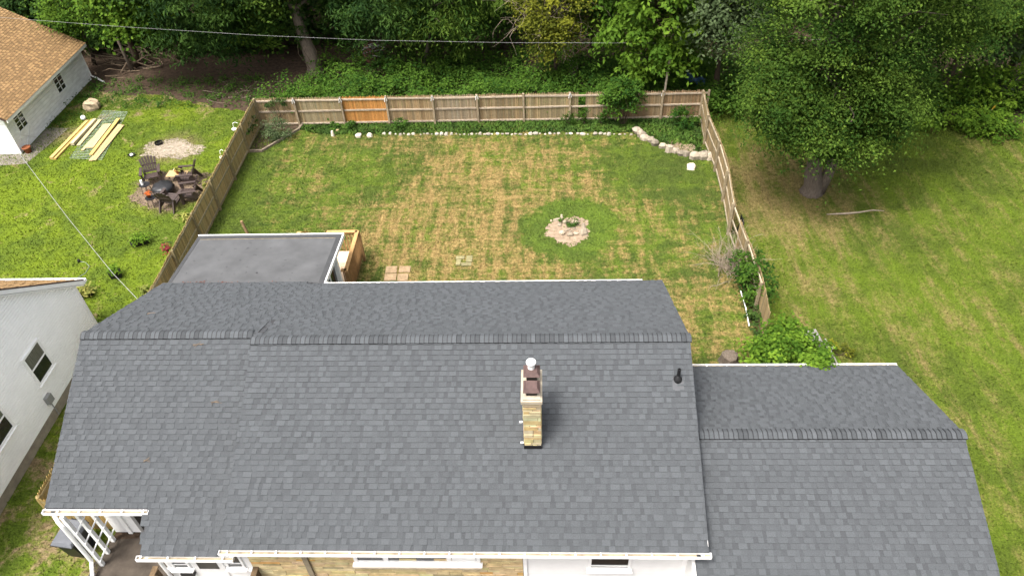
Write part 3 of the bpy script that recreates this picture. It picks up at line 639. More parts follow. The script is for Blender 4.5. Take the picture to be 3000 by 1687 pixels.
def sidepane(y0, y1, z0, z1, X, nm='window'):
    wo = part(nm, MB().b2((X, y0, z0), (X+.03, y1, z0+.05)).b2((X, y0, z1-.05), (X+.03, y1, z1)).b2((X, y0, z0+.051), (X+.03, y0+.05, z1-.051)).b2((X, y1-.05, z0+.051), (X+.03, y1, z1-.051)), 'trim', HOUSE)
    part('pane', MB().b2((X+.004, y0+.05, z0+.05), (X+.012, y1-.05, z1-.05)), 'glass', wo)
sidepane(19.0, 19.75, .7, 2.5, -7.778); sidepane(19.78, 20.52, .7, 2.5, -7.778)
part('corner_post', MB().b2((-7.80, 20.56, 0), (-7.66, 20.72, 2.62)), 'trim', HOUSE)
# deck
DK = part('deck', MB().b2((-9.9, 20.74, .30), (-7.56, 23.30, .555)), 'cedar', HOUSE)
y = 20.75
while y < 23.25:
    t_ = rs.uniform(.9, 1.08); part('deck_board', MB().b2((-9.9, y, .556), (-7.58, y+.135, .586)), 'deckfloor', DK, col=(t_, t_, t_)); y += .142
def railing(p, q, posts=True):
    p = Vector(p); q = Vector(q); d = (q-p); n = max(1, int(d.length/.125)); a = d.normalized()
    side = Vector((-a.y, a.x, 0))
    part('rail_cap', MB().beam(p+Vector((0, 0, 1.58))-a*.07, q+Vector((0, 0, 1.58))+a*.07, .15, .035), 'cedar', DK, col=(1.35, 1.35, 1.3))
    part('lower_rail', MB().beam(p+Vector((0, 0, 1.50)), q+Vector((0, 0, 1.50)), .04, .09), 'cedar', DK)
    for i in range(n+1):
        c_ = p + d*(i/n); t_ = rs.uniform(.85, 1.1); part('baluster', MB().b2((c_.x-.019, c_.y-.019, .25), (c_.x+.019, c_.y+.019, 1.46)), 'cedar', DK, col=(t_, t_, t_))
for p, q in (((-7.54, 20.98, 0), (-7.54, 23.32, 0)), ((-8.70, 23.34, 0), (-7.60, 23.34, 0)), ((-7.66, 20.98, 0), (-7.60, 20.98, 0)), ((-9.92, 21.9, 0), (-9.92, 23.30, 0))): railing(p, q)
for x, y in ((-7.50, 23.36), (-8.72, 23.36), (-7.50, 20.94), (-9.92, 23.36)): part('post', MB().b2((x-.05, y-.05, 0), (x+.05, y+.05, 1.56)), 'cedar', DK, col=(.9, .9, .9))
for i in range(3): part('stair_tread', MB().b2((-9.85, 23.36+i*.28, .40-i*.17), (-8.78, 23.62+i*.28, .44-i*.17)), 'deckfloor', DK)
for x in (-9.88, -8.74): part('stair_rail', MB().beam((x, 23.38, 1.55), (x, 24.0, 1.05), .14, .04), 'cedar', DK, col=(1.2, 1.15, 1.1))

# ------------------------------------------------------------------ fences
def picket_mesh(h, wd=.084, th=.018, pt=.07):
    return MB().prism([(-wd/2, 0, 0), (wd/2, 0, 0), (wd/2, 0, h-pt), (wd*.18, 0, h-.008), (0, 0, h), (-wd*.18, 0, h-.008), (-wd/2, 0, h-pt)], (0, th, 0)).mesh('picket', MT['fence'])
PK = [picket_mesh(h) for h in (1.60, 1.62, 1.64)]
def fence(name, p, q, label, panels, inside, posts, skip=None, railcol=(1, 1, 1), pitch=.093, lean=None):
    """stockade fence from p to q; inside = unit vector to the yard side where rails and posts show"""
    p = Vector((*p, 0)); q = Vector((*q, 0)); d = q-p; L = d.length; a = d/L; ins = Vector((*inside, 0)); ang = math.atan2(a.y, a.x); r = random.Random(name+str(p.x))
    t = thing(name, p, label, 'fence'); n = int(L/pitch)
    off = lean or (lambda s: 0.0)
    for i in range(n):
        s = (i+.5)*pitch
        if skip and skip(s): continue
        k = 0
        while k < len(posts)-1 and posts[k+1] < s: k += 1
        base = panels[k % len(panels)]; j = r.uniform(.72, 1.18); hue = r.uniform(-.06, .06)
        mt = Matrix.Translation(p+a*s+ins*off(s)+Vector((0, 0, r.uniform(-.01, .015)))) @ Matrix.Rotation(ang, 4, 'Z') @ Matrix.Rotation(r.uniform(-.006, .006), 4, 'Y')
        inst('picket', PK[r.randrange(3)], t, mt, (base[0]*j*(1+hue), base[1]*j, base[2]*j*(1-hue)))
    for k in range(len(posts)):
        s = posts[k]
        if skip and skip(s): continue
        c = p+a*s+ins*(.075+off(s)); tt = r.uniform(.8, 1.05)
        mb = MB().box((0, 0, .82), (.095, .095, 1.64)).add([(-.0475, -.0475, 1.641), (.0475, -.0475, 1.641), (.0475, .0475, 1.641), (-.0475, .0475, 1.641), (0, 0, 1.69)], [(0, 1, 4), (1, 2, 4), (2, 3, 4), (3, 0, 4)])
        M4 = Matrix.Translation(c) @ Matrix.Rotation(ang, 4, 'Z') @ Matrix.Rotation(r.uniform(-.015, .02), 4, 'X')
        inst('post', mb.mesh('post', MT['rail']), t, M4, (tt*.85*railcol[0], tt*.82*railcol[1], tt*.72*railcol[2]))
        if k == len(posts)-1: break
        for z in (.13, .84, 1.46):
            e = posts[k+1]; m = (s+e)/2
            if skip and (skip(m) or skip(e-.2)): continue
            c0 = p+a*(s+.05)+ins*(.02+off(s)); c1 = p+a*(e-.05)+ins*(.02+off(e)); dz0 = r.uniform(-.02, .02); tt = r.uniform(.85, 1.2)
            part('rail', MB().beam(c0+Vector((0, 0, z+dz0)), c1+Vector((0, 0, z+r.uniform(-.02, .02))), .04, .085), 'rail', t, col=(tt*railcol[0], tt*railcol[1], tt*railcol[2]))
    return t
bx = [at(x*1.1646, y*1.1646).x+15.0 for x, y in ((640, 315), (757, 313), (870, 314), (981, 313), (1095, 312), (1204, 312), (1318, 311), (1433, 311), (1548, 309), (1661, 305), (1774, 303))]
bx[0] = .06
BACK = fence('wooden_fence', (-15.0, 34.48), (8.12, 34.40), 'long weathered stockade fence across the back of the yard with one orange panel',
    [(1.0, .90, .74), (.95, .93, .80), (1.55, .92, .42), (.98, .86, .72), (.95, .92, .92), (.92, .84, .72), (.98, .92, .76), (.95, .86, .72), (.92, .80, .68), (.90, .74, .62)], (0, -1), bx, skip=lambda s: 16.82 < s < 17.16, railcol=(1.05, 1.0, .98))
for k in (1, 2, 3, 4, 5, 7, 9):   # white ties on the post heads
    c = Vector((-15.0+bx[k], 34.30, 0)); part('white_tie', MB().tube([c+Vector((-.06, 0, 1.36)), c+Vector((-.03, -.01, 1.58)), c+Vector((0, -.02, 1.66)), c+Vector((.04, -.01, 1.57)), c+Vector((.07, 0, 1.40))], .018, 6), 'white', BACK)
LEFTF = fence('wooden_fence', (-15.0, 34.40), (-14.75, 17.2), 'olive brown stockade fence between the neighbouring lawn and the yard',
    [(1.25, 1.16, .80), (1.16, 1.08, .72), (1.28, 1.16, .82)], (1, 0), [.1+2.42*i for i in range(8)], railcol=(.80, .78, .62))
RIGHTF = fence('wooden_fence', (8.16, 34.35), (7.82, 18.4), 'leaning tan stockade fence with a broken gap on the right of the yard',
    [(1.02, .94, .74), (.98, .90, .70), (1.06, .96, .76)], (-1, 0), [.05+2.38*i for i in range(7)], skip=lambda s: 9.7 < s < 10.6, railcol=(1.0, .98, .92), lean=lambda s: .10*math.sin(s*.8))
CF = fence('wooden_fence', (-14.66, 11.12), (-12.98, 11.10), 'short tan stockade fence beside the carport behind the waste cart', [(1.3, 1.12, .62), (1.22, 1.02, .55)], (0, 1), [.05, 1.62], railcol=(1, .9, .6))
CF2 = fence('wooden_fence', (-14.70, 13.6), (-14.70, 11.15), 'short tan stockade fence running back from the waste cart along the grass', [(1.3, 1.10, .62)], (1, 0), [.05, 2.4], railcol=(1, .9, .6))
solo('tall_post', MB().box((6.22, 34.62, 1.6), (.09, .09, 3.2), R=Matrix.Rotation(.03, 3, 'Y')), 'rail', 'tall thin wooden post standing up behind the back fence', 'post')

# ------------------------------------------------------------------ neighbouring garage with brown roof
NG = thing('neighbour_garage', (-30.9, 36.1, 0), 'white clapboard garage with a brown shingled roof beside the wood', 'garage')
part('wall', MB().prism([(-34.9, 32.15, 0), (-26.93, 32.15, 0), (-26.93, 32.15, 2.2), (-30.9, 32.15, 4.4), (-34.9, 32.15, 2.2)], (0, 8.05, 0)), 'siding', NG)
me = MB().add([(0, 0, 0), (.022, 0, 0), (.022, 8.05, 0), (0, 8.05, 0), (0, 0, .165), (.010, 0, .165), (.010, 8.05, .165), (0, 8.05, .165)], ((3,2,1,0),(4,5,6,7),(0,1,5,4),(1,2,6,5),(2,3,7,6),(3,0,4,7))).mesh('siding_board', MT['oldwhite'])
for i in range(12): inst('siding_board', me, NG, Matrix.Translation((-26.928, 32.15, .02+i*.191)))
me = MB().add([(-7.97, -.022, 0), (0, -.022, 0), (0, 0, 0), (-7.97, 0, 0), (-7.97, -.010, .165), (0, -.010, .165), (0, 0, .165), (-7.97, 0, .165)], ((3,2,1,0),(4,5,6,7),(0,1,5,4),(1,2,6,5),(2,3,7,6),(3,0,4,7))).mesh('siding_board', MT['vinyl'])
for i in range(11): inst('siding_board', me, NG, Matrix.Translation((-26.93, 32.148, .02+i*.191)))
part('corner_board', MB().b2((-26.95, 32.10, 0), (-26.89, 32.19, 2.2)), 'oldwhite', NG); part('corner_board', MB().b2((-26.95, 40.16, 0), (-26.89, 40.25, 2.2)), 'oldwhite', NG)
TN = .555
ngr = part('roof', MB().prism([(-26.5, 31.8, 2.17), (-30.9, 31.8, 2.17+4.4*TN), (-35.3, 31.8, 2.17), (-35.3, 31.8, 2.02), (-30.9, 31.8, 2.02+4.4*TN), (-26.5, 31.8, 2.02)], (0, 8.68, 0)), 'rustbrown', NG)
slope(ngr, 31.78, 40.5, 30.9, 2.185+4.4*TN, TN, 26.46, -1, MT['brownshingle'], expo=.14, wid=(.13, .24), gap=(.07, .15), tones=(1.35, 1.12, .95, .82, .72), xf=Matrix.Rotation(math.pi/2, 4, 'Z'))
part('eave_board', MB().b2((-26.49, 31.8, 1.98), (-26.44, 40.47, 2.13)), 'oldwhite', NG)
def nwin(py0, py1, pz0, pz1, nb):
    wo = part('window', MB().b2((-26.9, py0-.09, pz0-.09), (-26.85, py1+.09, pz0)).b2((-26.9, py0-.09, pz1), (-26.85, py1+.09, pz1+.09)).b2((-26.9, py0-.09, pz0+.001), (-26.85, py0, pz1-.001)).b2((-26.9, py1, pz0+.001), (-26.85, py1+.09, pz1-.001)), 'oldwhite', NG)
    part('pane', MB().b2((-26.895, py0, pz0), (-26.885, py1, pz1)), 'glass', wo)
    part('muntin', MB().b2((-26.884, (py0+py1)/2-.02, pz0), (-26.868, (py0+py1)/2+.02, pz1)), 'oldwhite', wo)
    for k in range(1, nb): z = pz0+(pz1-pz0)*k/nb; part('muntin', MB().b2((-26.884, py0, z-.015), (-26.872, py1, z+.015)), 'oldwhite', wo)
nwin(36.95, 37.75, .85, 1.85, 4); nwin(32.75, 33.55, .95, 1.80, 4)
nd = part('door', MB().b2((-26.9, 32.62, .05), (-26.865, 33.70, .86)), 'oldwhite', NG)
for a_, b_ in (((32.68, .1), (33.6, .8)), ((33.6, .1), (32.68, .8))): part('brace', MB().beam((-26.855, a_[0], a_[1]), (-26.855, b_[0], b_[1]), .07, .02, (1, 0, 0)), 'white', nd)
part('downspout', MB().tube([(-26.82, 40.2, 2.0), (-26.82, 40.24, .25), (-26.5, 40.2, .12), (-25.9, 39.75, .06)], .05, 8), 'trim', NG)
part('lamp', MB().lathe((-26.75, 32.45, 1.92), [(.03, .12), (.09, .04), (.11, 0)], 10), 'blackplastic', NG)
pot_m = None
def pot(name, loc, r, h, mat, label, leaf=None, lsize=.08, n=40, lr=.16, cat='plant pot', petals=None):
    t = thing(name, loc, label, cat)
    part('pot', MB().lathe(loc, [(r*.68, 0), (r*.95, h*.8), (r*1.06, h*.82), (r*1.06, h), (r*.9, h), (r*.88, h*.86), (0, h*.84)], 16), mat, t, True)
    if leaf:
        rng = np.random.default_rng(int(abs(loc[0]*100))); q = rng.normal(0, .5, (n, 3)); q[:, 2] = np.abs(q[:, 2]); P = np.array(loc)+np.array([0, 0, h])+q*lr
        V, Fq, tt = leaves(P, nrm(q), lsize, rng.random(n), .1, .5, rng); o = bpy.data.objects.new('foliage', npmesh('foliage', V, Fq, LF.get(leaf) or MT[leaf], tt, loc)); link(o, t); ORG[o] = ORG[t]
    return t
pot('plant_pot', tuple(at(85, 447)), .20, .34, 'terracotta', 'empty terracotta pot at the corner of the white garage')

# ------------------------------------------------------------------ neighbouring white house, gable end
NH = thing('neighbour_house', (-19, 14, 0), 'white vinyl sided house with a steep gable on the left edge', 'house')
NX = -16.75
part('foundation', MB().b2((-25, 8.6, 0), (NX-.02, 18.95, .42)), 'sofit', NH)
part('wall', MB().prism([(-25, 8.55, .42), (-25, 19.0, .42), (-25, 19.0, 2.80), (-25, 13.8, 2.80+5.2*.78), (-25, 8.55, 2.80+.05)], (25+NX-.005, 0, 0)), 'siding', NH)
z = .44; i = 0
while z < 6.6:
    yb = 19.0 if z < 2.7 else 19.0-(z-2.7)/.78; ya = 8.6 if z < 2.7 else 8.6+(z-2.7)/.78
    if yb-ya < .3: break
    part('siding_board', MB().add([(NX-.006, ya, z), (NX+.014, ya, z), (NX+.014, yb, z), (NX-.006, yb, z), (NX-.006, ya, z+.094), (NX+.014, ya, z+.094), (NX+.014, yb, z+.094), (NX-.006, yb, z+.092)], ((3,2,1,0),(4,5,6,7),(0,1,5,4),(1,2,6,5),(2,3,7,6),(3,0,4,7))), 'vinyl', NH); z += .109
part('corner_board', MB().b2((NX+.004, 18.92, .42), (NX+.04, 19.03, 2.75)), 'trim', NH)
nr_ = part('roof', MB().prism([(NX+.14, 19.35, 2.66), (NX+.14, 13.8, 2.66+5.55*.78), (NX+.14, 8.2, 2.66), (NX+.14, 8.2, 2.52), (NX+.14, 13.8, 2.52+5.55*.78), (NX+.14, 19.35, 2.52)], (-8.4, 0, 0)), 'brownshingle', NH)
nr_.data.attributes.new('tint', 'FLOAT', 'FACE').data.foreach_set('value', [1.0]*len(nr_.data.polygons))
slope(nr_, -25.1, NX+.15, 13.8, 2.672+5.55*.78, .78, 19.36, 1, MT['brownshingle'], expo=.14, tones=(1.3, 1.12, .98, .85, .75))
part('rake_board', MB().prism([(NX+.142, 19.37, 2.63), (NX+.142, 13.8, 2.63+5.57*.78), (NX+.142, 13.8, 2.46+5.57*.78), (NX+.142, 19.37, 2.46)], (.02, 0, 0)), 'trim', NH)
part('rake_edge', MB().prism([(NX+.150, 19.38, 2.69), (NX+.150, 13.8, 2.69+5.58*.78), (NX+.150, 13.8, 2.635+5.58*.78), (NX+.150, 19.38, 2.635)], (.02, 0, 0)), 'rustbrown', NH)
part('soffit', MB().prism([(NX+.01, 19.3, 2.50), (NX+.01, 13.8, 2.50+5.5*.78), (NX+.01, 13.8, 2.44+5.5*.78), (NX+.01, 19.3, 2.44)], (.13, 0, 0)), 'white', NH)
part('gutter', MB().b2((-25, 19.37, 2.52), (NX+.18, 19.50, 2.64)), 'trim', NH)
def hwin(y0, y1, z0, z1):
    fr = .09; wo = part('window', MB().b2((NX+.012, y0-fr, z0-fr), (NX+.06, y1+fr, z0)).b2((NX+.012, y0-fr, z1), (NX+.06, y1+fr, z1+fr)).b2((NX+.012, y0-fr, z0+.001), (NX+.06, y0, z1-.001)).b2((NX+.012, y1, z0+.001), (NX+.06, y1+fr, z1-.001)), 'trim', NH)
    zm = (z0+z1)/2; part('pane', MB().b2((NX+.033, y0, zm+.02), (NX+.040, y1, z1)), 'curtain', wo); part('pane', MB().b2((NX+.033, y0, z0), (NX+.040, y1, zm-.02)), 'glass', wo)
    part('sash_bar', MB().b2((NX+.033, y0, zm-.03), (NX+.052, y1, zm+.03)), 'trim', wo); part('sill', MB().b2((NX+.012, y0-fr-.03, z0-fr-.04), (NX+.10, y1+fr+.03, z0-fr-.002)), 'trim', wo)
def pl(px, py): p = at(px, py, X=NX); return p.y, p.z
(ya, za) = pl(65, 1078); (yb, zb) = pl(100, 1028+780-780); 
hwin(15.45, 16.28, 1.62, 2.72)
hwin(12.85, 13.70, 1.62, 2.72)
bxp = pl(137, 1168); part('meter_box', MB().b2((NX+.014, bxp[0]-.14, bxp[1]-.16), (NX+.14, bxp[0]+.14, bxp[1]+.16)), 'grey', NH)
part('conduit', MB().tube([(NX+.05, bxp[0], bxp[1]-.16), (NX+.05, bxp[0], .1)], .018, 6), 'grey', NH)

# ------------------------------------------------------------------ overhead wires
def wire(name, pts, r, label, n=24, sag=.2):
    mb = MB(); out = []
    for i in range(len(pts)-1):
        p, q = Vector(pts[i]), Vector(pts[i+1])
        for k in range(n): t = k/n; out.append(p.lerp(q, t)-Vector((0, 0, sag*4*t*(1-t)*0)))
    out.append(Vector(pts[-1])); mb.tube(out, r, 5); return solo(name, mb, 'cable', label, 'wire')
wire('power_line', [at(-700, -20, Y=35.2), at(0, 52, Y=35.2), at(370, 80, Y=35.2), at(750, 104, Y=35.2), at(1100, 119, Y=35.2), at(1500, 126, Y=35.2), at(1950, 127, Y=35.2), at(2300, 120, Y=35.2), at(2840, 100, Y=35.2), at(3000, 92, Y=35.2), at(3700, 50, Y=35.2)], .0062, 'long thin overhead power line crossing in front of the wood', 3)
wire('service_cable', [at(-500, -180, Z=7.5), at(0, 385, Z=5.6), at(60, 455, Z=5.35), at(200, 640, Z=4.7), at(330, 800, Z=4.1), at(412, 886, Z=3.55)], .009, 'twisted grey service cable running down over the neighbouring lawn to the house', 4)
g0 = at(2845, 397, Z=.0); g1 = at(3010, 195, Y=36.5)
gy = thing('guy_wire', g0, 'slanted guy wire with a yellow plastic guard in front of the right shrubs', 'wire')
part('wire', MB().tube([g0, g1, g1+(g1-g0)*.6], .014, 5), 'cable', gy); part('guard', MB().tube([g0+(g1-g0)*.02, g0+(g1-g0)*.12], .035, 7), 'yellow', gy); part('guard', MB().tube([g0+(g1-g0)*.36, g0+(g1-g0)*.62], .035, 7), 'yellow', gy)

# ------------------------------------------------------------------ neighbour's sitting corner
def make_chair():
    t = thing('garden_chair', (0, 0, 0), 'brown resin garden chair', 'chair', 'garden chairs round the covered fire pit')
    for i in range(6):          # fan back, local front is -Y
        u = (i-2.5)/2.5; x0 = u*.20; x1 = u*.30; hh = .98-.10*u*u
        part('back_slat', MB().hexa([(x0-.036, .20, .34), (x0+.036, .20, .34), (x0+.036, .225, .34), (x0-.036, .225, .34), (x1-.046, .46, hh), (x1+.046, .46, hh), (x1+.046, .485, hh-.01), (x1-.046, .485, hh-.01)]), 'chair', t)
    part('back_rail', MB().b2((-.30, .33, .60), (.30, .37, .67)), 'chair', t); part('back_rail', MB().b2((-.25, .225, .36), (.25, .26, .43)), 'chair', t)
    for i in range(5): y = -.30+i*.112; part('seat_slat', MB().box((0, y, .36-(y+.3)*.16), (.54, .098, .024), R=Matrix.Rotation(-.16, 3, 'X')), 'chair', t)
    for s in (-1, 1):
        part('armrest', MB().hexa([(s*.36-.065, -.36, .56), (s*.36+.065, -.36, .56), (s*.36+.05, .34, .53), (s*.36-.05, .34, .53), (s*.36-.065, -.36, .59), (s*.36+.065, -.36, .59), (s*.36+.05, .34, .56), (s*.36-.05, .34, .56)]), 'chair', t)
        part('leg', MB().hexa([(s*.34-.03, -.33, 0), (s*.34+.03, -.33, 0), (s*.34+.03, -.23, 0), (s*.34-.03, -.23, 0), (s*.34-.03, -.33, .56), (s*.34+.03, -.33, .56), (s*.34+.03, -.20, .56), (s*.34-.03, -.20, .56)]), 'chair', t)
        part('leg', MB().hexa([(s*.31-.025, .46, 0), (s*.31+.025, .46, 0), (s*.31+.025, .55, 0), (s*.31-.025, .55, 0), (s*.29-.025, .12, .38), (s*.29+.025, .12, .38), (s*.29+.025, .26, .50), (s*.29-.025, .26, .50)]), 'chair', t)
        part('side_rail', MB().hexa([(s*.30-.02, -.32, .27), (s*.30+.02, -.32, .27), (s*.30+.02, .28, .16), (s*.30-.02, .28, .16), (s*.30-.02, -.32, .345), (s*.30+.02, -.32, .345), (s*.30+.02, .28, .26), (s*.30-.02, .28, .26)]), 'chair', t)
    return t
FP = at(485, 566)
c0 = make_chair()
spots = [((at(452, 530)), None, 'brown resin chair facing the house, left of the low wooden table'), (at(556, 533), 'w', 'brown resin chair beside the right end of the low wooden table'),
         (at(562, 582), 'w2', 'brown resin chair nearest the fence, turned towards the covered fire pit'), (at(508, 603), 'n', 'brown resin chair with its back to the house in front of the fire pit')]
for i, (p, mode, lab) in enumerate(spots):
    d = (FP-p); d.z = 0; ang = math.atan2(d.y, d.x)+math.pi/2
    if mode == 'w': ang = math.radians(-80)
    if mode == 'w2': ang = math.radians(-74)
    if mode is None: ang = math.radians(22)
    if mode == 'n': ang = math.radians(172)
    o = c0 if i == 0 else copy_tree(c0, p, ang)
    o.location = p; o.rotation_euler = (0, 0, ang); o.scale = (1.14, 1.14, 1.14); o['label'] = lab
# covered fire pit: pleated cover
mb = MB(); n = 40; prof = [(.46, .16), (.50, .20), (.50, .36), (.44, .46), (.25, .50), (.0, .515)]
for r_, z in prof:
    for k in range(n):
        t = 2*math.pi*k/n; rr2 = r_*(1+.035*math.sin(11*t+z*9)*(1 if r_ > .1 else 0)); mb.v.append((FP.x+rr2*math.cos(t), FP.y+rr2*math.sin(t), z+.015*math.sin(7*t)*(r_ > .3)))
for i in range(len(prof)-1):
    for k in range(n): mb.f.append((i*n+k, i*n+(k+1) % n, (i+1)*n+(k+1) % n, (i+1)*n+k))
fp = thing('fire_pit', FP, 'round fire pit under a shiny black pleated cover among the chairs', 'fire pit')
part('cover', mb, 'blackplastic', fp, True)
for k in range(4): t = .6+k*1.571; part('leg', MB().beam((FP.x+.34*math.cos(t), FP.y+.34*math.sin(t), 0), (FP.x+.36*math.cos(t), FP.y+.36*math.sin(t), .2), .05, .05), 'metalblack', fp)
TB = at(519, 508, Z=.38); tb = thing('low_table', (TB.x, TB.y, 0), 'low slatted pale wooden table on black legs with a terracotta pot', 'table')
for i in range(9): y = -.24+i*.06; part('slat', MB().box((TB.x, TB.y+y, .37), (.96, .052, .02)), 'lumber', tb, col=(1.05, .95, .95))
for s in (-1, 1):
    part('rail', MB().box((TB.x+s*.38, TB.y, .345), (.04, .52, .03)), 'lumber', tb)
    part('leg', MB().tube([(TB.x+s*.34, TB.y-.22, .34), (TB.x+s*.30, TB.y-.22, .01), (TB.x+s*.30, TB.y+.22, .01), (TB.x+s*.34, TB.y+.22, .34)], .018, 6), 'metalblack', tb)
pot('plant_pot', (TB.x+.05, TB.y+.02, .382), .13, .20, 'terracotta', 'small terracotta pot with spiky leaves on the low wooden table', 'varieg', .20, 26, .07)
pot('cup', (TB.x-.17, TB.y+.16, .382), .035, .12, 'whitepot', 'small white cup at the back of the low wooden table', cat='cup')
def side_table(px, py, label):
    c = at(px, py, Z=.47); t = thing('side_table', (c.x, c.y, 0), label, 'table', 'round black side tables')
    part('table_top', MB().lathe((c.x, c.y, .455), [(0, 0), (.235, 0), (.245, .012), (.245, .03), (.225, .022), (0, .02)], 24), 'metalblack', t)
    for k in range(4): a_ = .5+k*1.571; part('leg', MB().tube([(c.x+.15*math.cos(a_), c.y+.15*math.sin(a_), .455), (c.x+.24*math.cos(a_), c.y+.24*math.sin(a_), 0)], .013, 6), 'metalblack', t)
    return c
s1_ = side_table(423, 541, 'round black side table holding a white paper roll'); s2_ = side_table(441, 579, 'round black side table holding an orange flower pot')
solo('paper_roll', MB().lathe((s1_.x-.08, s1_.y-.02, .479), [(.058, 0), (.058, .24), (.02, .24), (.02, .2), (0, .2)], 14), 'whitepot', 'white paper roll standing on the black side table', 'paper roll', smooth=False)
pot('flower_pot', (s2_.x-.07, s2_.y+.02, .479), .10, .17, 'terracotta', 'terracotta pot of orange flowers on the nearer black side table', 'petals', .10, 60, .13, 'flower pot')
RG = at(466, 422); solo('steel_ring', MB().lathe((RG.x, RG.y, 0), [(.20, 0), (.20, .12), (.18, .12), (.17, .01), (0, .012)], 20), 'metalblack', 'black steel ring lying on the pale ash patch', 'ring')
PN = at(387, 457); pn = thing('black_dish', PN, 'small black dish with something white inside on the lawn near the chairs', 'dish')
part('dish', MB().lathe(PN, [(.13, 0), (.18, .09), (.165, .09), (.12, .015), (0, .015)], 16), 'blackplastic', pn); part('bag', MB().rock(PN+Vector((.02, -.05, .09)), (.18, .14, .12), 4), 'whitepot', pn)

# lumber on a wire panel
def lp(x, y, z=0.0): return at(100+x*.1449, 280+y*.1449, Z=z)
cor = [lp(720, 1265, .03), lp(1375, 1295, .03), lp(1890, 340, .03), lp(1390, 310, .03)]
mb = MB()
def q4(u, v_): return cor[0].lerp(cor[1], u).lerp(cor[3].lerp(cor[2], u), v_)
for i in range(34): v_ = i/33; mb.tube([q4(0, v_), q4(.5, v_)+Vector((0, 0, .01)), q4(1, v_)], .008, 4)
for i in range(9): u = i/8; mb.tube([q4(u, 0)+Vector((0, 0, .012)), q4(u, .5)+Vector((0, 0, .012)), q4(u, 1)+Vector((0, 0, .012))], .008, 4)
solo('wire_panel', mb, 'galv', 'flat galvanised wire fence panel lying on the grass under the boards', 'wire panel')
BD = [((350, 1275), (1085, 520), .14, .14, .0, (1.0, .92, .70), 'thick yellow timber lying leftmost beside the wire panel'), ((420, 1290), (1175, 490), .09, .09, .0, (1.0, .82, .55), 'thin yellow timber second from the left beside the wire panel'),
      ((770, 985), (1235, 490), .14, .14, .05, (1.05, 1.15, 1.5), 'short pale greenish post lying on the left of the wire panel'), ((890, 1010), (1335, 490), .15, .03, .05, (1.0, 1.05, 1.2), 'short pale board on the wire panel next to the greenish post'),
      ((975, 1110), (1190, 870), .12, .03, .05, (1.0, 1.0, 1.1), 'stubby pale offcut at the near end of the wire panel'), ((1110, 1060), (1480, 580), .34, .03, .06, (1.0, 1.0, 1.08), 'wide pale board in the middle of the wire panel'),
      ((1145, 1200), (1705, 470), .14, .05, .12, (1.05, .92, .62), 'long golden board laid on top at the right of the pile'), ((1140, 1320), (1740, 590), .15, .04, .05, (1.0, .95, .95), 'weathered board at the right under the golden one'),
      ((1215, 1310), (1790, 600), .14, .03, .05, (.85, .80, .85), 'split weathered board at the far right edge of the wire panel')]
for a_, b_, wd, th, z0, colr, lab in BD:
    solo('wooden_board', MB().beam(lp(*a_, z0+th/2)+Vector((0, 0, .0)), lp(*b_, z0+th/2), wd*1.3, th), 'lumber', lab, 'board', 'boards on the neighbouring lawn', col=colr)
RK = at(277, 318); solo('boulder', MB().rock(RK+Vector((0, 0, .22)), (.95, .75, .55), 12, 12, 7), 'rock', 'large tan boulder on the grass beyond the wire panel', 'boulder', col=(.95, .82, .65))
solo('white_ball', MB().lathe(at(247, 352)+Vector((0, 0, 0)), [(.03, 0), (.12, .06), (.14, .14), (.11, .23), (0, .28)], 14), 'whitepot', 'small off white ball behind the yellow timbers', 'ball', smooth=True)
# planters on the neighbouring lawn
def trough(px, py, L, rz, leaf, label, n, lr, lsize, h=.22):
    c = at(px, py); t = thing('planter', c, label, 'planter'); R = Matrix.Rotation(rz, 3, 'Z')
    o_ = [(-L/2, -.13), (L/2, -.13), (L/2, .13), (-L/2, .13)]
    part('box', MB().hexa([c+R @ Vector((x*.88, y*.85, 0)) for x, y in o_]+[c+R @ Vector((x, y, h)) for x, y in o_]), 'blackplastic', t)
    rng = np.random.default_rng(int(px)); q = rng.normal(0, .5, (n, 3)); q[:, 2] = np.abs(q[:, 2]); P = np.array(c)+np.array([0, 0, h])+(q*np.array([lr*L/.5, lr, lr]))@np.array(R).T
    V, Fq, tt = leaves(P, nrm(q), lsize, rng.random(n), .2, .5, rng); o = bpy.data.objects.new('foliage', npmesh('foliage', V, Fq, LF[leaf], tt, c)); link(o, t); ORG[o] = ORG[t]
trough(413, 716, .75, .55, 'bright', 'long black planter with light green plant on the neighbouring lawn', 420, .26, .12)
trough(343, 812, .45, .3, 'bright', 'square black planter with light green sprigs under the service cable', 170, .24, .13, .34)
trough(252, 866, .6, .1, 'varieg', 'black planter with yellow variegated leaves beside the white house', 380, .32, .13)
SP = at(233, 768); sp = thing('sprinkler', SP, 'small black sprinkler with a thin hose on the neighbouring lawn', 'sprinkler')
part('head', MB().lathe(SP, [(.05, 0), (.06, .10), (.03, .16), (0, .17)], 10), 'blackplastic', sp); part('hose', MB().tube([SP+Vector((0, 0, .03)), at(250, 768, Z=.03), at(262, 780, Z=.03), at(250, 800, Z=.03), at(225, 815, Z=.03)], .012, 5), 'galv', sp)
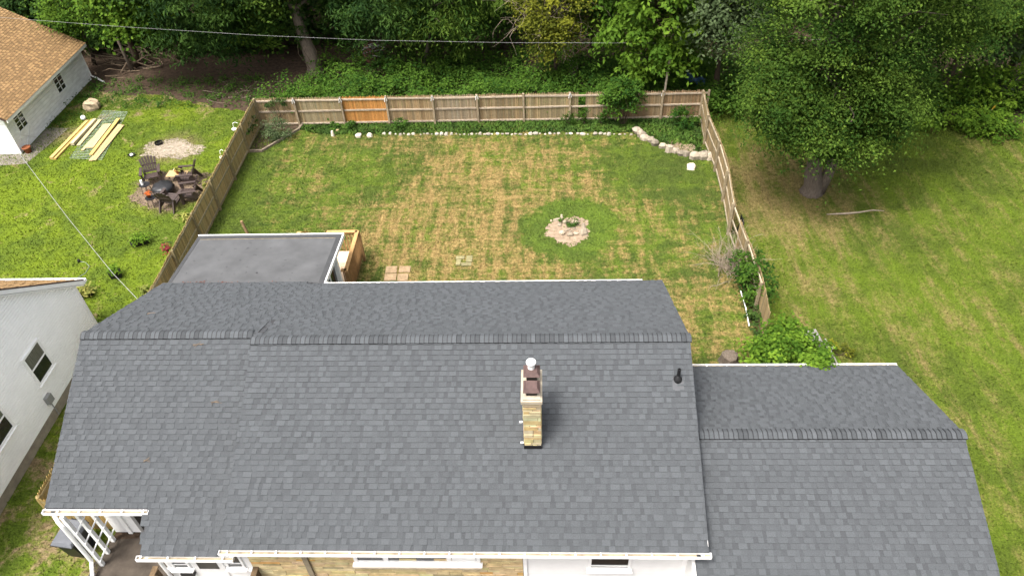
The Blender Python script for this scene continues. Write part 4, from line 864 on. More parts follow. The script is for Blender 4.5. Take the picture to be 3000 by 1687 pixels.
# things hung on or standing by the left fence
def hang(px, py, z, mat, leaf, n, lr, label, r=.09, h=.13):
    c = at(px, py, Z=z); t = thing('hanging_pot', c, label, 'plant pot')
    part('pot', MB().lathe(c, [(r*.7, 0), (r, h), (r*.88, h), (r*.6, .02), (0, .02)], 14), mat, t, True)
    part('hook', MB().tube([c+Vector((0, 0, h)), c+Vector((.02, 0, h+.30)), c+Vector((.14, 0, h+.36)), Vector((-15.03, c.y, c.z+h+.30))], .012, 5), 'whitepot' if mat == 'whitepot' else 'metalblack', t)
    if n:
        rng = np.random.default_rng(int(px)+3); q = rng.normal(0, .5, (n, 3)); P = np.array(c)+np.array([0, 0, h+.04])+q*lr
        V, Fq, tt = leaves(P, nrm(q), .10, rng.random(n), .5, .5, rng); o = bpy.data.objects.new('foliage', npmesh('foliage', V, Fq, LF.get(leaf) or MT[leaf], tt, c)); link(o, t); ORG[o] = ORG[t]
hang(650, 465, 1.15, 'whitepot', 'varieg', 20, .10, 'white hanging pot with yellow leaves on the left fence behind the chairs')
hang(687, 382, 1.25, 'whitepot', 'varieg', 0, .1, 'empty white hanging pot on the left fence near the wood', .12, .09)
hang(490, 735, 1.05, 'blackplastic', 'redpetal', 110, .18, 'red leaved hanging plant on the left fence near the house')
for px, py, lab in ((552, 640, 'pale variegated hosta at the foot of the left fence'), (605, 552, 'yellow green clump beside the chairs at the left fence'), (437, 858, 'dry yellowish clump where the left fence meets the house')):
    c = at(px, py); shrub('fence_plant', (c.x, c.y, .18), (.32, .35, .28), 150, 'varieg', .17, lab, 'plant', int(px))

# ------------------------------------------------------------------ yard: stones, timbers, ring, pavers
def stone(name, p, d, seed, label, group, colr):
    q = MB().rock((p[0], p[1], d[2]*.24), d, seed, 7, 5); return solo(name, q, 'rock', label, 'stone', group, False, col=colr)
r = random.Random(21)
sx = [1124,1142,1158,1173,1183,1197,1210,1232,1242,1253,1265,1280,1294,1307,1322,1336,1348,1360,1372,1382,1395,1406,1419,1430,1441,1458,1472,1486,1500,1511,1525,1540,1553,1570,1582,1598,1612,1625,1637,1660,1673,1694,1708,1722,1745,1760,1772,1785,1800,1816,1832,1850]
for i, x in enumerate(sx):
    p = at(x, 398+r.uniform(-1.5, 1.5)); s_ = r.choice((.09, .11, .14, .17, .22)); k = r.uniform(.6, 1.25)
    stone('edging_stone', (p.x, p.y+.12), (s_*r.uniform(1, 1.35), s_, s_*.75), i, 'small pale stone in the row edging the bed along the back fence', 'pale stones edging the back bed', (k, k*.99, k*.96))
for x, y, d, lab in ((974, 402, (.16, .16, .42), 'upright white stone at the left end of the stone row'), (988, 388, (.24, .2, .16), 'tan stone behind the upright white stone'), (1049, 404, (.33, .28, .26), 'round white stone left of its twin at the start of the row'), (1083, 404, (.32, .28, .28), 'round white stone touching the start of the small stone row')):
    p = at(x, y); stone('white_stone', (p.x, p.y+.1), d, int(x), lab, None, (1.7, 1.68, 1.62) if x != 988 else (1.3, 1.1, .7))
big = [(1868, 392, .50, 1.05), (1880, 402, .50, .95), (1890, 412, .46, 1.25), (1906, 417, .42, .85), (1920, 427, .48, .75), (1941, 435, .42, 1.35), (1952, 436, .26, 1.45), (1962, 446, .52, 1.15), (1980, 450, .40, 1.15), (1995, 457, .42, .7), (2012, 459, .40, .8), (2034, 466, .58, 1.2), (2058, 467, .60, .95), (2078, 467, .50, 1.45)]
words = ['first', 'second', 'third', 'fourth', 'fifth', 'sixth', 'seventh', 'eighth', 'ninth', 'tenth', 'eleventh', 'twelfth', 'thirteenth', 'last']
for i, (x, y, s_, k) in enumerate(big):
    p = at(x, y); stone('boulder', (p.x, p.y+.08), (s_, s_*.8, s_*.85), 40+i, 'grey fieldstone, %s from the back fence in the slanting row to the right fence' % words[i], 'fieldstones by the right fence', (k*.72, k*.68, k*.62))
p = at(2024, 492); stone('boulder', (p.x, p.y), (.40, .62, .30), 77, 'lone white stone lying in front of the slanting fieldstone row', None, (1.6, 1.55, 1.45))
def ring(x, y): return at(1560+x*.0932, 600+y*.0932)
for i, (x, y, sx_, sy_, sz_, k, lab) in enumerate([(590, 530, .16, .14, .14, 1.5, 'small round pale stone left of the stone ring'), (910, 340, .14, .1, .1, 1.7, 'small white stone furthest up beyond the stone ring'), (920, 410, .22, .2, .16, 1.3, 'pale stone just beyond the back of the stone ring'), (780, 480, .55, .3, .14, 1.0, 'long flat tan stone at the back left of the stone ring'),
        (1040, 570, .36, .26, .24, 1.05, 'grey stone at the back of the stone ring'), (850, 650, .22, .34, .2, 1.0, 'grey upright stone on the left of the stone ring'), (1370, 560, .50, .34, .26, 1.2, 'rounded tan stone at the back right of the stone ring'), (1600, 700, .26, .62, .20, .85, 'long flat grey slab on the right of the stone ring'),
        (1600, 890, .62, .5, .34, .95, 'largest brown stone at the front right of the stone ring'), (930, 930, .36, .34, .36, 1.55, 'white angular stone at the front left of the stone ring'), (1180, 960, .42, .30, .26, 1.0, 'tan stone in the front of the stone ring'), (1365, 930, .28, .22, .22, 1.5, 'cream square stone in the front of the stone ring')]):
    p = ring(x, y); stone('ring_stone', (p.x, p.y), (sx_*.74, sy_*.74, sz_*.74), 90+i, lab, 'stones of the fire ring', (k*.7, k*.64, k*.56))
p = ring(1230, 640); shrub('weed_tuft', (p.x, p.y, .12), (.45, .35, .16), 200, 'weed', .09, 'green weeds growing inside the stone ring', 'plant', 5)
stick_r = random.Random(4)
p = ring(1230, 800); mb = MB()
for i in range(7): a_ = stick_r.uniform(0, 3.1); c = Vector((p.x+stick_r.uniform(-.25, .25), p.y+stick_r.uniform(-.12, .12), .05)); d = Vector((math.cos(a_), math.sin(a_), .1))*.16; mb.tube([c-d, c+d], .012, 5)
solo('stick_heap', mb, 'twig', 'few pale sticks lying inside the stone ring', 'sticks')
for cxp, cyp, tones, lab in ((1165, 803, (.92, .76, .60), 'tan paver'), (1361, 764, (.72, .76, .52), 'mossy paver')):
    c = at(cxp, cyp)
    lay = [(-.33, .28, .55, .50, 'back left'), (.30, .30, .55, .44, 'back right'), (-.30, -.24, .58, .46, 'front left'), (.28, -.26, .52, .50, 'front right')] if lab[0] == 't' else [(-.22, .20, .42, .22, 'back left'), (.22, .10, .30, .46, 'right'), (-.28, -.14, .22, .42, 'front left'), (.10, -.28, .50, .22, 'front')]
    for i, (dx, dy, wx, wy, wh) in enumerate(lay):
        k = r.uniform(.9, 1.1); solo('paver', MB().box((c.x+dx*.88, c.y+dy*.88, .022), (wx*.84, wy*.84, .045), r.uniform(-.05, .05)), 'pave', '%s, %s of four set in the dry lawn' % (lab, wh), 'paver', 'pavers in the lawn', col=tuple(q*k for q in tones))
for a_, b_, lab in (((-14.92, 31.93), (-14.22, 31.93), 'short timber edging at the left fence corner of the bed'), ((-14.22, 31.96), (-12.86, 33.95), 'long grey timber edging running diagonally round the corner bed'), ((-12.84, 33.95), (-12.76, 34.40), 'short timber edging ending at the back fence')):
    solo('edging_timber', MB().beam((*a_, .06), (*b_, .06), .11, .13), 'timber', lab, 'timber')
p = at(725, 690); solo('wooden_stake', MB().box((p.x, p.y, .4), (.10, .09, .8), R=Matrix.Rotation(-.12, 3, 'Y')), 'rail', 'short wooden stake standing in the lawn behind the sunroom roof', 'stake', col=(.8, .62, .45))
shrub('corner_bush', (-13.75, 33.2, .62), (.85, .7, .62), 2200, 'silver', .085, 'rounded grey green bush in the timber edged corner bed', seed=31)
shrub('fence_shrub', (4.05, 33.95, 1.65), (1.15, .65, 1.05), 2600, 'shrub', .16, 'tall leafy green shrub growing against the back fence', seed=32, stems=9, droop=.1, base=(4.15, 33.9, 0))
shrub('fence_shrub', (7.2, 33.6, .55), (.75, .6, .55), 900, 'shrub', .14, 'low green shrub in the corner of the back and right fences', seed=33)
shrub('bed_plant', (-7.45, 34.0, .35), (.42, .3, .38), 420, 'weed', .13, 'bushy green weed in front of the fence right of the orange panel', 'plant', 34)
shrub('bed_plant', (-10.95, 34.0, .25), (.4, .3, .28), 260, 'weed', .12, 'low green weed in front of the second fence panel', 'plant', 35)
shrub('bed_plant', (-9.95, 34.05, .28), (.34, .3, .3), 240, 'weed', .12, 'low green weed at the left foot of the orange panel', 'plant', 36)
for i, x in enumerate((1.35, 2.15, 3.0)): shrub('grass_clump', (x, 34.0, .35), (.22, .15, .42), 160, 'weed', .28, 'tall blades of grass before the back fence, %s from the left' % ('first', 'second', 'third')[i], 'plant', 60+i, aspect=.12, droop=-.8)
shrub('fence_vine', (-13.9, 34.38, 1.42), (.55, .12, .22), 260, 'ivy', .11, 'small vine climbing over the top of the first back fence panel', 'vine', 37, base=(-13.9, 34.5, 0))
shrub('fence_vine', (-14.95, 33.2, .9), (.12, .9, .6), 300, 'ivy', .11, 'sparse vine on the left fence near the back corner', 'vine', 38, base=(-15.06, 33.2, 0))

# right fence: dry bush, vine, pipe, stump, bench, sapling
rng = np.random.default_rng(8); p = at(2125, 790); mb = MB()
for i in range(95):
    a_ = rng.uniform(0, 6.28); el = rng.uniform(.25, 1.45); L = rng.uniform(.7, 2.1); st_ = np.array([p.x+rng.normal(.15, .22), p.y+rng.normal(.2, .35), 0.02]); d = np.array([math.cos(a_)*math.cos(el), math.sin(a_)*math.cos(el), math.sin(el)])
    pts = [st_]; 
    for k in range(5): d = nrm(d+rng.normal(0, .16, 3)+np.array([0, 0, -.05])); pts.append(pts[-1]+d*L/5)
    mb.tube(pts, [.012, .010, .008, .006, .005, .003], 4, False)
    for k in (2, 3, 4):
        if rng.random() < .8:
            dd = nrm(d+rng.normal(0, .7, 3)); mb.tube([pts[k], pts[k]+dd*.2, pts[k]+dd*.42+np.array([0, 0, -.03])], [.006, .004, .002], 3, False)
solo('dry_bush', mb, 'twig', 'leafless dry bush of pale twigs at the gap in the right fence', 'shrub', origin=(p.x, p.y, 0))
shrub('fence_vine', (7.95, 21.2, .95), (.62, 1.55, .85), 2600, 'shrub', .13, 'green leafy vine smothering the right fence below the dry bush', 'vine', 41, stems=10)
shrub('fence_vine', (7.75, 19.3, .35), (.2, 1.2, .4), 700, 'ivy', .11, 'ivy creeping along the foot of the right fence near the sapling', 'vine', 42)
a_, b_ = at(2170, 852, Z=.25), at(2195, 955, Z=.12); solo('white_pipe', MB().tube([a_, a_.lerp(b_, .5)+Vector((.03, 0, .02)), b_], .022, 7), 'whitepot', 'thin white pipe lying along the foot of the right fence', 'pipe')
p = at(2164, 690); mb = MB()
for i in range(7): a_ = i/6; mb.tube([(p.x-.02, p.y-.25+a_*.6, .05), (p.x+.06, p.y-.22+a_*.55, .45), (p.x+.02, p.y-.2+a_*.5, .85)], .02, 4)
for z in (.2, .4, .6, .8): mb.tube([(p.x+.03, p.y-.25, z), (p.x+.07, p.y+.05, z+.03), (p.x+.03, p.y+.35, z)], .018, 4)
solo('black_netting', mb, 'black', 'crumpled black netting stuffed into the gap of the right fence', 'netting')
p = at(2134, 1062); 
mb = MB(); n = 22
for r_, z in ((.36, 0), (.31, .12), (.28, .34), (.27, .40), (0, .41)):
    for k in range(n): t = 2*math.pi*k/n; q = r_*(1+.07*math.sin(3*t)+.05*math.sin(7*t+1)); mb.v.append((p.x+q*math.cos(t), p.y+q*math.sin(t), z))
for i in range(4):
    for k in range(n): mb.f.append((i*n+k, i*n+(k+1) % n, (i+1)*n+(k+1) % n, (i+1)*n+k))
solo('tree_stump', mb, 'bark', 'weathered tree stump standing behind the garage roof', 'stump')
B0, B1 = at(2362, 975, Z=.50), at(2412, 1050, Z=.50)
bn = thing('garden_bench', (B0.x, B0.y, 0), 'weathered grey wooden bench behind the sapling', 'bench')
bc = at(2375, 985, Z=.48); R = Matrix.Rotation(.12, 3, 'Z')
for i in range(4): part('seat_slat', MB().box(bc+R @ Vector((0, -.24+i*.16, 0)), (.62, .145, .03), R=R), 'oldwood', bn)
for i in range(4): part('side_slat', MB().box(bc+R @ Vector((.36, -.85+i*.02, .06+i*.0))-Vector((0, 0, i*.12)), (.05, 1.1, .10), R=R @ Matrix.Rotation(.10, 3, 'X')), 'oldwood', bn)
for dx, dy in ((-.28, -.24), (.28, -.24), (-.28, .24), (.28, .24)): part('leg', MB().box(bc+R @ Vector((dx, dy, -.25)), (.07, .07, .46), R=R), 'oldwood', bn)
pt = at(2432, 1020, Z=.1); solo('white_scrap', MB().rock((pt.x, pt.y-.1, .25), (.28, .10, .14), 6), 'whitepot', 'small white plastic scrap beside the grey bench', 'scrap')
tree('maple_sapling', (8.3, 17.3), [((8.3, 17.2, 1.25), (1.0, .62, .75)), ((7.6, 17.3, 1.0), (.75, .5, .6)), ((8.95, 17.2, .75), (.55, .5, .5)), ((8.55, 15.75, 2.28), (.42, .40, .22)), ((8.15, 17.7, 1.6), (.6, .4, .5))], 'leafy maple sapling spilling over the back gutter of the garage', 'bright', 260, 34, .135, .03, 43, clump_r=.34, aspect=.7, nlimb=14, shell=.2, droop=.25)
p = at(2455, 1040); shrub('bench_weed', (p.x, p.y, .3), (.6, .35, .32), 260, 'yellow', .12, 'yellow green weed to the right of the grey bench', 'plant', 44)
a_, b_ = at(2422, 628, Z=.06), at(2590, 618, Z=.05); m_ = a_.lerp(b_, .55)
solo('fallen_branch', MB().tube([a_, a_.lerp(b_, .3)+Vector((0, -.05, .02)), m_, m_.lerp(b_, .6)+Vector((0, .1, 0)), b_], [.02, .045, .04, .03, .012], 6), 'twig', 'bare fallen branch lying on the lawn right of the big tree', 'branch')

# waste cart by the carport
C0 = Vector((-13.62, 10.42, 0)); wc = thing('waste_cart', C0, 'dark wheeled waste cart with a grey lid standing beside the carport', 'waste cart')
RW = Matrix.Rotation(math.radians(-8), 3, 'Z')
def wq(pts): return [C0+RW @ Vector(q) for q in pts]
part('body', MB().hexa(wq([(-.24, -.24, .06), (.24, -.24, .06), (.24, .26, .06), (-.24, .26, .06), (-.30, -.35, .95), (.30, -.35, .95), (.30, .37, .95), (-.30, .37, .95)])), 'blackplastic', wc)
part('lid', MB().hexa(wq([(-.33, -.40, .952), (.33, -.40, .952), (.33, .42, .952), (-.33, .42, .952), (-.29, -.33, 1.03), (.29, -.33, 1.03), (.29, .38, 1.06), (-.29, .38, 1.06)])), 'cartlid', wc)
part('lid_rim', MB().hexa(wq([(-.345, -.42, .93), (.345, -.42, .93), (.345, .43, .93), (-.345, .43, .93), (-.345, -.42, .951), (.345, -.42, .951), (.345, .43, .951), (-.345, .43, .951)])), 'blackplastic', wc)
part('handle', MB().tube(wq([(-.25, .46, .93), (.25, .46, .93)]), .02, 6), 'blackplastic', wc)
for s in (-1, 1): part('wheel', MB().tube(wq([(s*.25, .26, .13), (s*.31, .26, .13)]), .13, 14), 'blackplastic', wc)
part('label_mark', MB().hexa(wq([(-.12, -.335, .76), (.02, -.335, .76), (.02, -.325, .76), (-.12, -.325, .76), (-.12, -.342, .785), (.02, -.342, .785), (.02, -.33, .785), (-.12, -.33, .785)])), 'whitepot', wc)
part('label_mark', MB().hexa(wq([(.301, -.14, .55), (.31, -.14, .55), (.31, .06, .55), (.301, .06, .55), (.316, -.14, .80), (.322, -.14, .80), (.322, .06, .80), (.316, .06, .80)])), 'cartlid', wc)
# twigs and leaves lying on the roofs
def roofz(y): return ZR-abs(y-YR)*TM
for i, (px, py, L, Yr_, Zr_, T_) in enumerate(((580, 1012, .55, LY, LZ, TL), (630, 1180, .45, LY, LZ, TL), (428, 1350, .3, LY, LZ, TL), (440, 920, .35, LY, LZ, .46))):
    v = _fw*F_PX + _rt*(px-1500) - _up*(py-843.5); sg = -1 if py > 985 else 1
    t = ((Zr_-CAM_Z)-(-sg)*Yr_*T_*1.0)/(v.z-(-sg)*v.y*T_); c = Vector((0, 0, CAM_Z))+v*t; mb = MB()
    for k in range(4): a_ = rr.uniform(-.5, 1.0); d = Vector((math.cos(a_), math.sin(a_)*.7, -sg*math.sin(a_)*.7*T_*1.0))*L*.5; mb.tube([c-d*.5+Vector((0, 0, .03)), c+Vector((rr.uniform(-.05, .05), 0, .05)), c+d*rr.uniform(.4, 1)+Vector((0, 0, .03))], .005, 4)
    solo('twig', mb, 'deadwood', ('dry twig lying high on the left roof near the ridge', 'dry twig lying in the middle of the left roof', 'small dry twig low on the left roof', 'dark twig on the back slope of the left roof')[i], 'twig')

# ------------------------------------------------------------------ the big maple on the side lawn
def D(x, y, Y): p = at(x*1.1646, y*1.1646, Y=Y); return (p.x, p.y, p.z)      # pixel of the reduced photo at distance Y
def keepvis(cc, top=2.5):   # thin the crown out well above the view, it only has to shade
    zt = CAM_Z-cc[1]*.385; return cc[2] < zt+top or RNG.random() < .55
c = D(2100, 215, 27.6)
tree('maple_tree', (12.05, 27.75), [((c[0]-.3, 27.7, 7.2), (3.4, 3.0, 3.5)), ((c[0]-.3, 26.6, 5.0), (2.7, 2.0, 2.2)), ((c[0]-2.0, 27.0, 5.6), (1.5, 1.5, 1.7)), ((D(2370, 70, 29)[0], 29.6, 8.6), (2.5, 2.3, 2.3)), ((c[0]+1.8, 27.4, 5.4), (1.7, 1.7, 1.8)), ((c[0]-.3, 26.7, 3.6), (1.9, 1.4, 1.2)), ((c[0], 28, 11), (4.0, 3.6, 3.2))],
    'big dense maple tree with a thick grey trunk on the side lawn', 'maple', 820, 215, .12, .33, 1, 'bark', .78, keep=lambda q: keepvis(q, 3) and q[2] > 2.45+.50*abs(q[0]-12.3), nlimb=26, fork=(.85, .5), aspect=.5)

# ------------------------------------------------------------------ the wood behind
WG = 'trees at the edge of the wood'
def wtree(name, px, pylow, Y, rx, rz, leaf, n, per, size, label, seed, trunk_r=.15, base=None, extra=(), clump_r=.6, droop=.35, aspect=.5, bark='barkdark', lean=None, ry=None, nlimb=8):
    clump_r *= 1.22
    lo = D(px, pylow, Y); ry = ry or rx*.8; c = (lo[0], Y, lo[2]+rz)
    b = base or (lo[0], Y+ry*.35)
    return tree(name, b, [(c, (rx, ry, rz))]+list(extra), label, leaf, int(n*.85), int(per*2.6), size, trunk_r, seed, bark, clump_r, lean, WG, droop, keepvis, nlimb, aspect)
wtree('young_tree', 198, 106, 41.2, 1.2, 2.6, 'bright', 90, 34, .17, 'slim young tree with a leaning bare trunk beside the white garage', 101, .09, base=tuple(at(277, 190))[:2], lean=D(150, -60, 41.5))
wtree('maple_tree', 350, 80, 39.6, 2.3, 3.6, 'bright', 230, 36, .21, 'bright green maple overhanging the brush pile at the wood edge', 102, .16, base=tuple(at(400, 195))[:2], aspect=.8)
wtree('walnut_tree', 525, 138, 39.4, 3.4, 4.2, 'dark', 300, 36, .22, 'dark drooping tree left of the ivy clad trunk', 103, .17, base=tuple(at(530, 170))[:2], droop=.9, aspect=.32)
wtree('walnut_tree', 655, 112, 40.5, 2.6, 4.0, 'maple', 200, 36, .20, 'mid green tree between the dark drooping tree and the ivy clad trunk', 104, .15, base=tuple(at(640, 130))[:2])
IV = at(925, 212); wtree('ivy_clad_tree', 770, -20, 41.0, 2.6, 3.5, 'dark', 150, 34, .22, 'tall trunk wrapped in ivy standing in the undergrowth', 105, .36, base=(IV.x, IV.y), lean=(IV.x-.9, IV.y+.3, 9.0), bark='bark')
shrub('trunk_ivy', (IV.x-.45, IV.y-.05, 3.9), (.50, .48, 2.6), 1900, 'ivy', .15, 'column of ivy climbing the thick trunk', 'vine', 106, shell=.75, base=(IV.x, IV.y-.3, 0))
wtree('walnut_tree', 1000, 92, 40.3, 3.6, 4.0, 'dark', 330, 36, .24, 'dark feathery leaved tree left of the thin pale trunk', 107, .15, droop=.8, aspect=.28, base=(-8.6, 43))
wtree('sumac_tree', 1120, 128, 39.8, 3.0, 3.8, 'maple', 250, 36, .24, 'feathery leaved tree above the thin pale trunk', 108, .12, base=tuple(at(1246, 195))[:2], droop=.8, aspect=.28, bark='bark')
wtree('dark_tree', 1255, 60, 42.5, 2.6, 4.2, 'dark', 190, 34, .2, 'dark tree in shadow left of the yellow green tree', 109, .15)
wtree('yellow_tree', 1385, 128, 37.9, 1.75, 3.0, 'yellow', 160, 40, .16, 'yellow green tree hung with bare grey vines', 110, .11, base=(D(1400, 120, 37.9)[0], 38.8), clump_r=.5)
wtree('dark_tree', 1490, 70, 39.5, 2.0, 3.4, 'maple', 160, 34, .18, 'mid green tree between the yellow green tree and the broad leaved one', 111, .14)
wtree('mulberry_tree', 1640, 178, 36.7, 2.7, 3.6, 'bright', 230, 30, .27, 'broad leaved glossy tree reaching down towards the back fence', 112, .17, base=(D(1640, 150, 37)[0], 38.6), droop=.7, aspect=.5, clump_r=.55)
wtree('dark_tree', 1740, 70, 38.6, 2.2, 3.4, 'maple', 170, 34, .2, 'dark green tree behind the broad leaved tree', 113, .15)
wtree('silver_tree', 1815, 128, 34.9, 1.5, 2.9, 'silver', 150, 34, .21, 'silvery leaved tree beside the big maple behind the fence corner', 114, .15, base=(D(1830, 100, 35.5)[0], 36.6))
wtree('dark_tree', 2440, 110, 34.5, 2.8, 3.8, 'maple', 220, 34, .2, 'dark tree right of the big maple at the wood edge', 115, .17)
wtree('dark_tree', 2560, 160, 35.8, 2.4, 3.6, 'silver', 180, 34, .2, 'grey green tree at the right edge of the wood', 116, .17)
wtree('dark_tree', 70, 75, 45.5, 3.4, 4.2, 'dark', 200, 34, .22, 'dark tree behind the brown garage roof', 117, .17)
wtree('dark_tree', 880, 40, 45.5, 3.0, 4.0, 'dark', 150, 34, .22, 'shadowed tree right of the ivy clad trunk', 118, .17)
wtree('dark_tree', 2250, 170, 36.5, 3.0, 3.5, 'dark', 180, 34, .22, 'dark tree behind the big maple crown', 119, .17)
rngw = np.random.default_rng(77)
def mass(name, spots, leaf, size, label, per=30, droop=.25, aspect=.5):
    P = []; O = []; T = []
    for (x, y, z, cr) in spots:
        m = int(per*rngw.uniform(.6, 1.4)); q = rngw.normal(0, .55, (m, 3)); P.append(np.array([x, y, z])+q*cr*np.array([1, 1, .75])); O.append(nrm(q+np.array([0, -.1, .5]))); T.append(np.clip(rngw.normal(.42, .2)+rngw.normal(0, .15, m), 0, 1))
    P = np.concatenate(P); P[:, 2] = np.maximum(P[:, 2], .02); V, Fq, tt = leaves(P, np.concatenate(O), size, np.concatenate(T), droop, aspect, rngw)
    o = bpy.data.objects.new(name, npmesh(name, V, Fq, LF[leaf], tt)); link(o); return tag(o, label, 'undergrowth', kind='stuff')
sp_ = []
for i in range(2100):
    x = rngw.uniform(-15.6, 9.5); y = 34.9+abs(rngw.normal(0, 1))*4.2
    if x < -13.5 and y > 37+(x+15.6): continue
    h = .45+1.15*max(0, .5+.5*math.sin(x*1.3+1.7*math.sin(y*.8))*math.cos(y*1.1+.6*x))*rngw.uniform(.5, 1.2); sp_.append((x, y, h*rngw.uniform(.25, 1.0), rngw.uniform(.24, .45)))
mass('undergrowth', sp_, 'shrub', .17, 'dense green undergrowth filling the wood edge behind the back fence', 32)
sp_ = [(rngw.uniform(8.6, 11.5), rngw.uniform(34, 39), rngw.uniform(.1, 1.2), .4) for i in range(150)] + [(rngw.uniform(13, 30), 34.0+abs(rngw.normal(0, 1.3)), rngw.uniform(.1, .8), .4) for i in range(300)]
sp_ += [(rngw.uniform(9, 31), rngw.uniform(35.5, 45), rngw.uniform(.1, 1.1), .6) for i in range(480)]
mass('undergrowth', sp_, 'shrub', .19, 'green undergrowth along the wood edge behind the big maple')
sp_ = [(rngw.uniform(-26, -15.5), rngw.uniform(36.6, 40.2), rngw.uniform(.02, .22), rngw.uniform(.15, .32)) for i in range(260)] + [(rngw.uniform(-26.8, -25.6), rngw.uniform(34.5, 40), rngw.uniform(.02, .2), .22) for i in range(70)]
mass('ground_weeds', sp_, 'weed', .12, 'low patches of weeds on the leaf litter left of the fence', 16)
sp_ = [(rngw.uniform(-36, 36), rngw.uniform(44.5, 56), rngw.uniform(.1, 1)**1.5*9, rngw.uniform(1.0, 1.7)) for i in range(1500)]
sp_ += [(rngw.uniform(-34, -15), rngw.uniform(43.2, 46), rngw.uniform(.1, 3.2), rngw.uniform(.7, 1.2)) for i in range(160)]
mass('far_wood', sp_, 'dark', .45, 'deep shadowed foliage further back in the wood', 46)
for i, (x, y, rx, rz, lab) in enumerate(((2330, 290, 1.6, .55, 'bright low shrub left of the guy wire'), (2430, 250, 2.0, 1.5, 'leafy bright green shrub at the guy wire'), (2545, 262, 2.0, 1.8, 'tall bright green shrub at the right edge of the lawn'), (2490, 312, 1.7, .7, 'low green shrub at the foot of the guy wire'))):
    p = at(x*1.1646, (y+40)*1.1646); shrub('edge_shrub', (p.x, p.y+.8, rz*.8), (rx, 1.1, rz), 2600, 'bright', .19, lab, seed=130+i, group='shrubs at the right wood edge')
# bare trunks standing in the wood
for i, (x, y, lx, h) in enumerate(((345, 165, .5, 5), (455, 148, -.8, 5), (505, 120, .3, 6), (850, 70, .2, 6), (1215, 60, .2, 6), (335, 180, -.4, 3.0))):
    p = at(x*1.1646, y*1.1646); bt = thing('bare_tree', p, 'slender bare trunked tree in the wood, %s from the white garage' % ('second', 'third', 'fourth', 'fifth', 'last', 'first')[i], 'tree', WG)
    part('trunk', MB().tube([(p.x, p.y, -.05), (p.x+lx*.3, p.y, h*.4), (p.x+lx, p.y+.3, h)], [.13, .09, .06], 7), 'bark', bt, True)
    if h > 3.5: part('branch', MB().tube([(p.x+lx*.5, p.y+.1, h*.55), (p.x+lx*.5+.5, p.y+.1, h*.8), (p.x+lx+.9, p.y, h*1.1)], [.05, .035, .015], 5), 'bark', bt)
# brush pile
def brush(name, cx, cy, rx, ry, n, L, h, label, mat='deadwood', seed=1, r0=.03):
    rg = np.random.default_rng(seed); mb = MB()
    for i in range(n):
        a_ = rg.uniform(0, 6.28); l = L*rg.uniform(.4, 1.2); c = np.array([cx+rg.normal(0, rx*.5), cy+rg.normal(0, ry*.5), rg.uniform(.02, h)]); d = np.array([math.cos(a_), math.sin(a_)*.7, rg.normal(0, .25)]); pts = [c-d*l/2, c-d*l*.15+rg.normal(0, .08*l, 3), c+d*l*.2+rg.normal(0, .08*l, 3), c+d*l/2]
        for q in pts: q[2] = max(q[2], .02)
        k = r0*rg.uniform(.4, 1.3); mb.tube(pts, [k, k*.9, k*.6, k*.25], 5)
    return solo(name, mb, mat, label, 'brush pile', origin=(cx, cy, 0))
p = at(390, 190); brush('brush_pile', p.x, p.y, 3.2, 1.4, 46, 2.2, .8, 'tangle of dead branches beside the white garage', seed=3, r0=.045)
p = at(2030, 262); brush('brush_pile', p.x, p.y, 1.6, .8, 50, 1.3, .8, 'pile of thin branches under the blue tarp', seed=4, r0=.018)
p = at(720, 270); brush('brush_pile', p.x, p.y, 2.2, 1.2, 26, 1.0, .1, 'scattered twigs on the leaf litter by the left fence corner', 'twig', 5, .014)
mb = MB(); n = 9; P0, P1 = at(1985, 212, Z=1.0), at(2065, 235, Z=.85)
for i in range(n):
    t = i/(n-1); c = P0.lerp(P1, t)
    for k, dy in enumerate((-.28, -.1, .12, .3)): mb.v.append((c.x, c.y+dy*(1-.5*abs(t-.4)), c.z+.14*math.sin(i*1.7+k)-.25*(abs(dy) > .2)))
for i in range(n-1):
    for k in range(3): mb.f.append((i*4+k, i*4+k+1, (i+1)*4+k+1, (i+1)*4+k))
solo('blue_tarp', mb, 'tarp', 'crumpled blue tarp thrown over the brush pile behind the fence', 'tarp')
p = at(1092, 192); rb = thing('fallen_stump', p, 'uprooted reddish stump with torn grey wood in the undergrowth', 'stump')
part('root_ball', MB().rock(p+Vector((0, 0, .7)), (1.1, .8, 1.3), 8, 12, 8), 'rust', rb); mb = MB(); rg = np.random.default_rng(2)
for i in range(14): a_ = rg.uniform(-.6, .6); c = p+Vector((rg.uniform(-.5, .5), rg.uniform(-.5, -.2), rg.uniform(.8, 1.5))); mb.beam(c, c+Vector((math.cos(a_)*.6, rg.uniform(-.1, .1), math.sin(a_)*.5)), .08, .03)
part('splinter', mb, 'oldwood', rb)
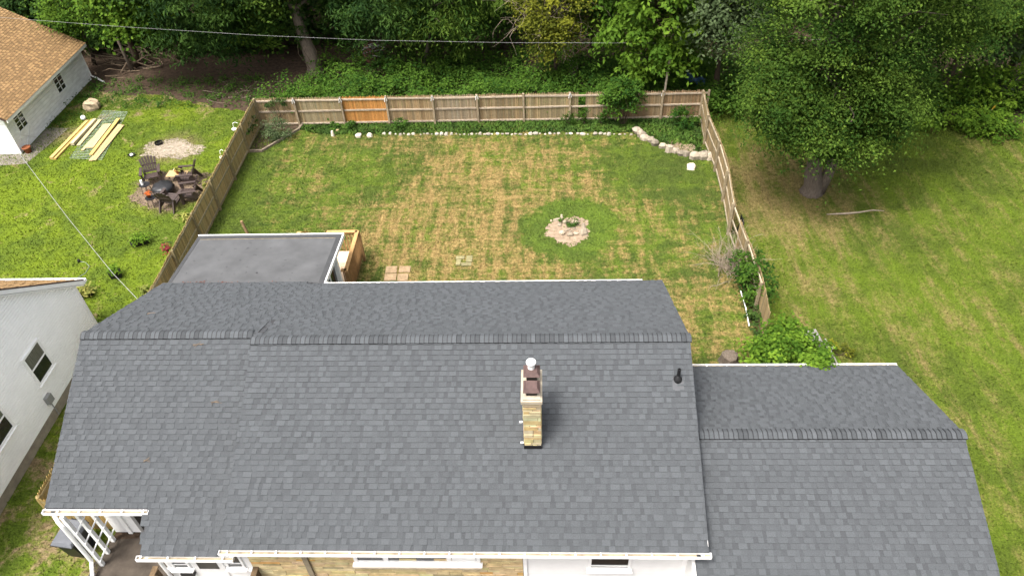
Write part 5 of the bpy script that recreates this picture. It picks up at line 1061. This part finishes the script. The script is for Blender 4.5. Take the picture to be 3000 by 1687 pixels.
p = at(1680, 222); solo('concrete_block', MB().box((p.x, p.y, .45), (.42, .35, .9), .2), 'concrete', 'pale concrete block standing in the undergrowth', 'block')
p = at(1680, 185); rg = np.random.default_rng(6); mb = MB()
for i in range(16): a_ = rg.uniform(-.5, 1.2); c = p+Vector((rg.normal(0, .3), rg.normal(0, .3), rg.uniform(.3, 1.5))); mb.beam(c, c+Vector((math.cos(a_)*.55, rg.uniform(-.15, .15), math.sin(a_)*.5)), .10, .03)
solo('scrap_wood_pile', mb, 'deadwood', 'heap of broken boards behind the concrete block', 'wood pile')
# bare vines hanging round the yellow green tree
mb = MB(); rg = np.random.default_rng(12)
for i in range(70):
    c = np.array(D(rg.uniform(1280, 1480), rg.uniform(-40, 90), 37.6)); pts = [c]; d = nrm(np.array([rg.normal(0, 1), rg.normal(0, .3), rg.normal(-.3, .5)]))
    for k in range(6): d = nrm(d+rg.normal(0, .35, 3)+np.array([0, 0, -.12])); pts.append(pts[-1]+d*.34)
    mb.tube(pts, [.013, .012, .010, .008, .006, .004, .003], 4, False)
solo('bare_vines', mb, 'twig', 'tangle of leafless grey vines hanging round the yellow green tree', 'vine', origin=(0, 37.6, 0))

for cx_, n_, lab in ((-12.2, 26, 'scatter of dry brown leaves at the left of the flat roof joint'), (-10.9, 34, 'scatter of dry brown leaves in the middle of the flat roof joint'), (-9.4, 9, 'small rusty leaf heap at the right of the flat roof joint')):
    rg = np.random.default_rng(int(-cx_*10)); mb = MB()
    for i in range(n_):
        x = cx_+rg.normal(0, .28); y = 18.66+abs(rg.normal(0, .09)); a_ = rg.uniform(0, 6.28); L = rg.uniform(.03, .07); d = Vector((math.cos(a_), math.sin(a_), 0)); e = Vector((-d.y, d.x, 0)); c_ = Vector((x, y, rz_(y)+.02))
        mb.add([c_-d*L, c_+e*L*.4+Vector((0, 0, .012)), c_+d*L, c_-e*L*.4+Vector((0, 0, .008))], [(0, 1, 2, 3)])
    solo('leaf_debris', mb, 'rust', lab, 'leaves')
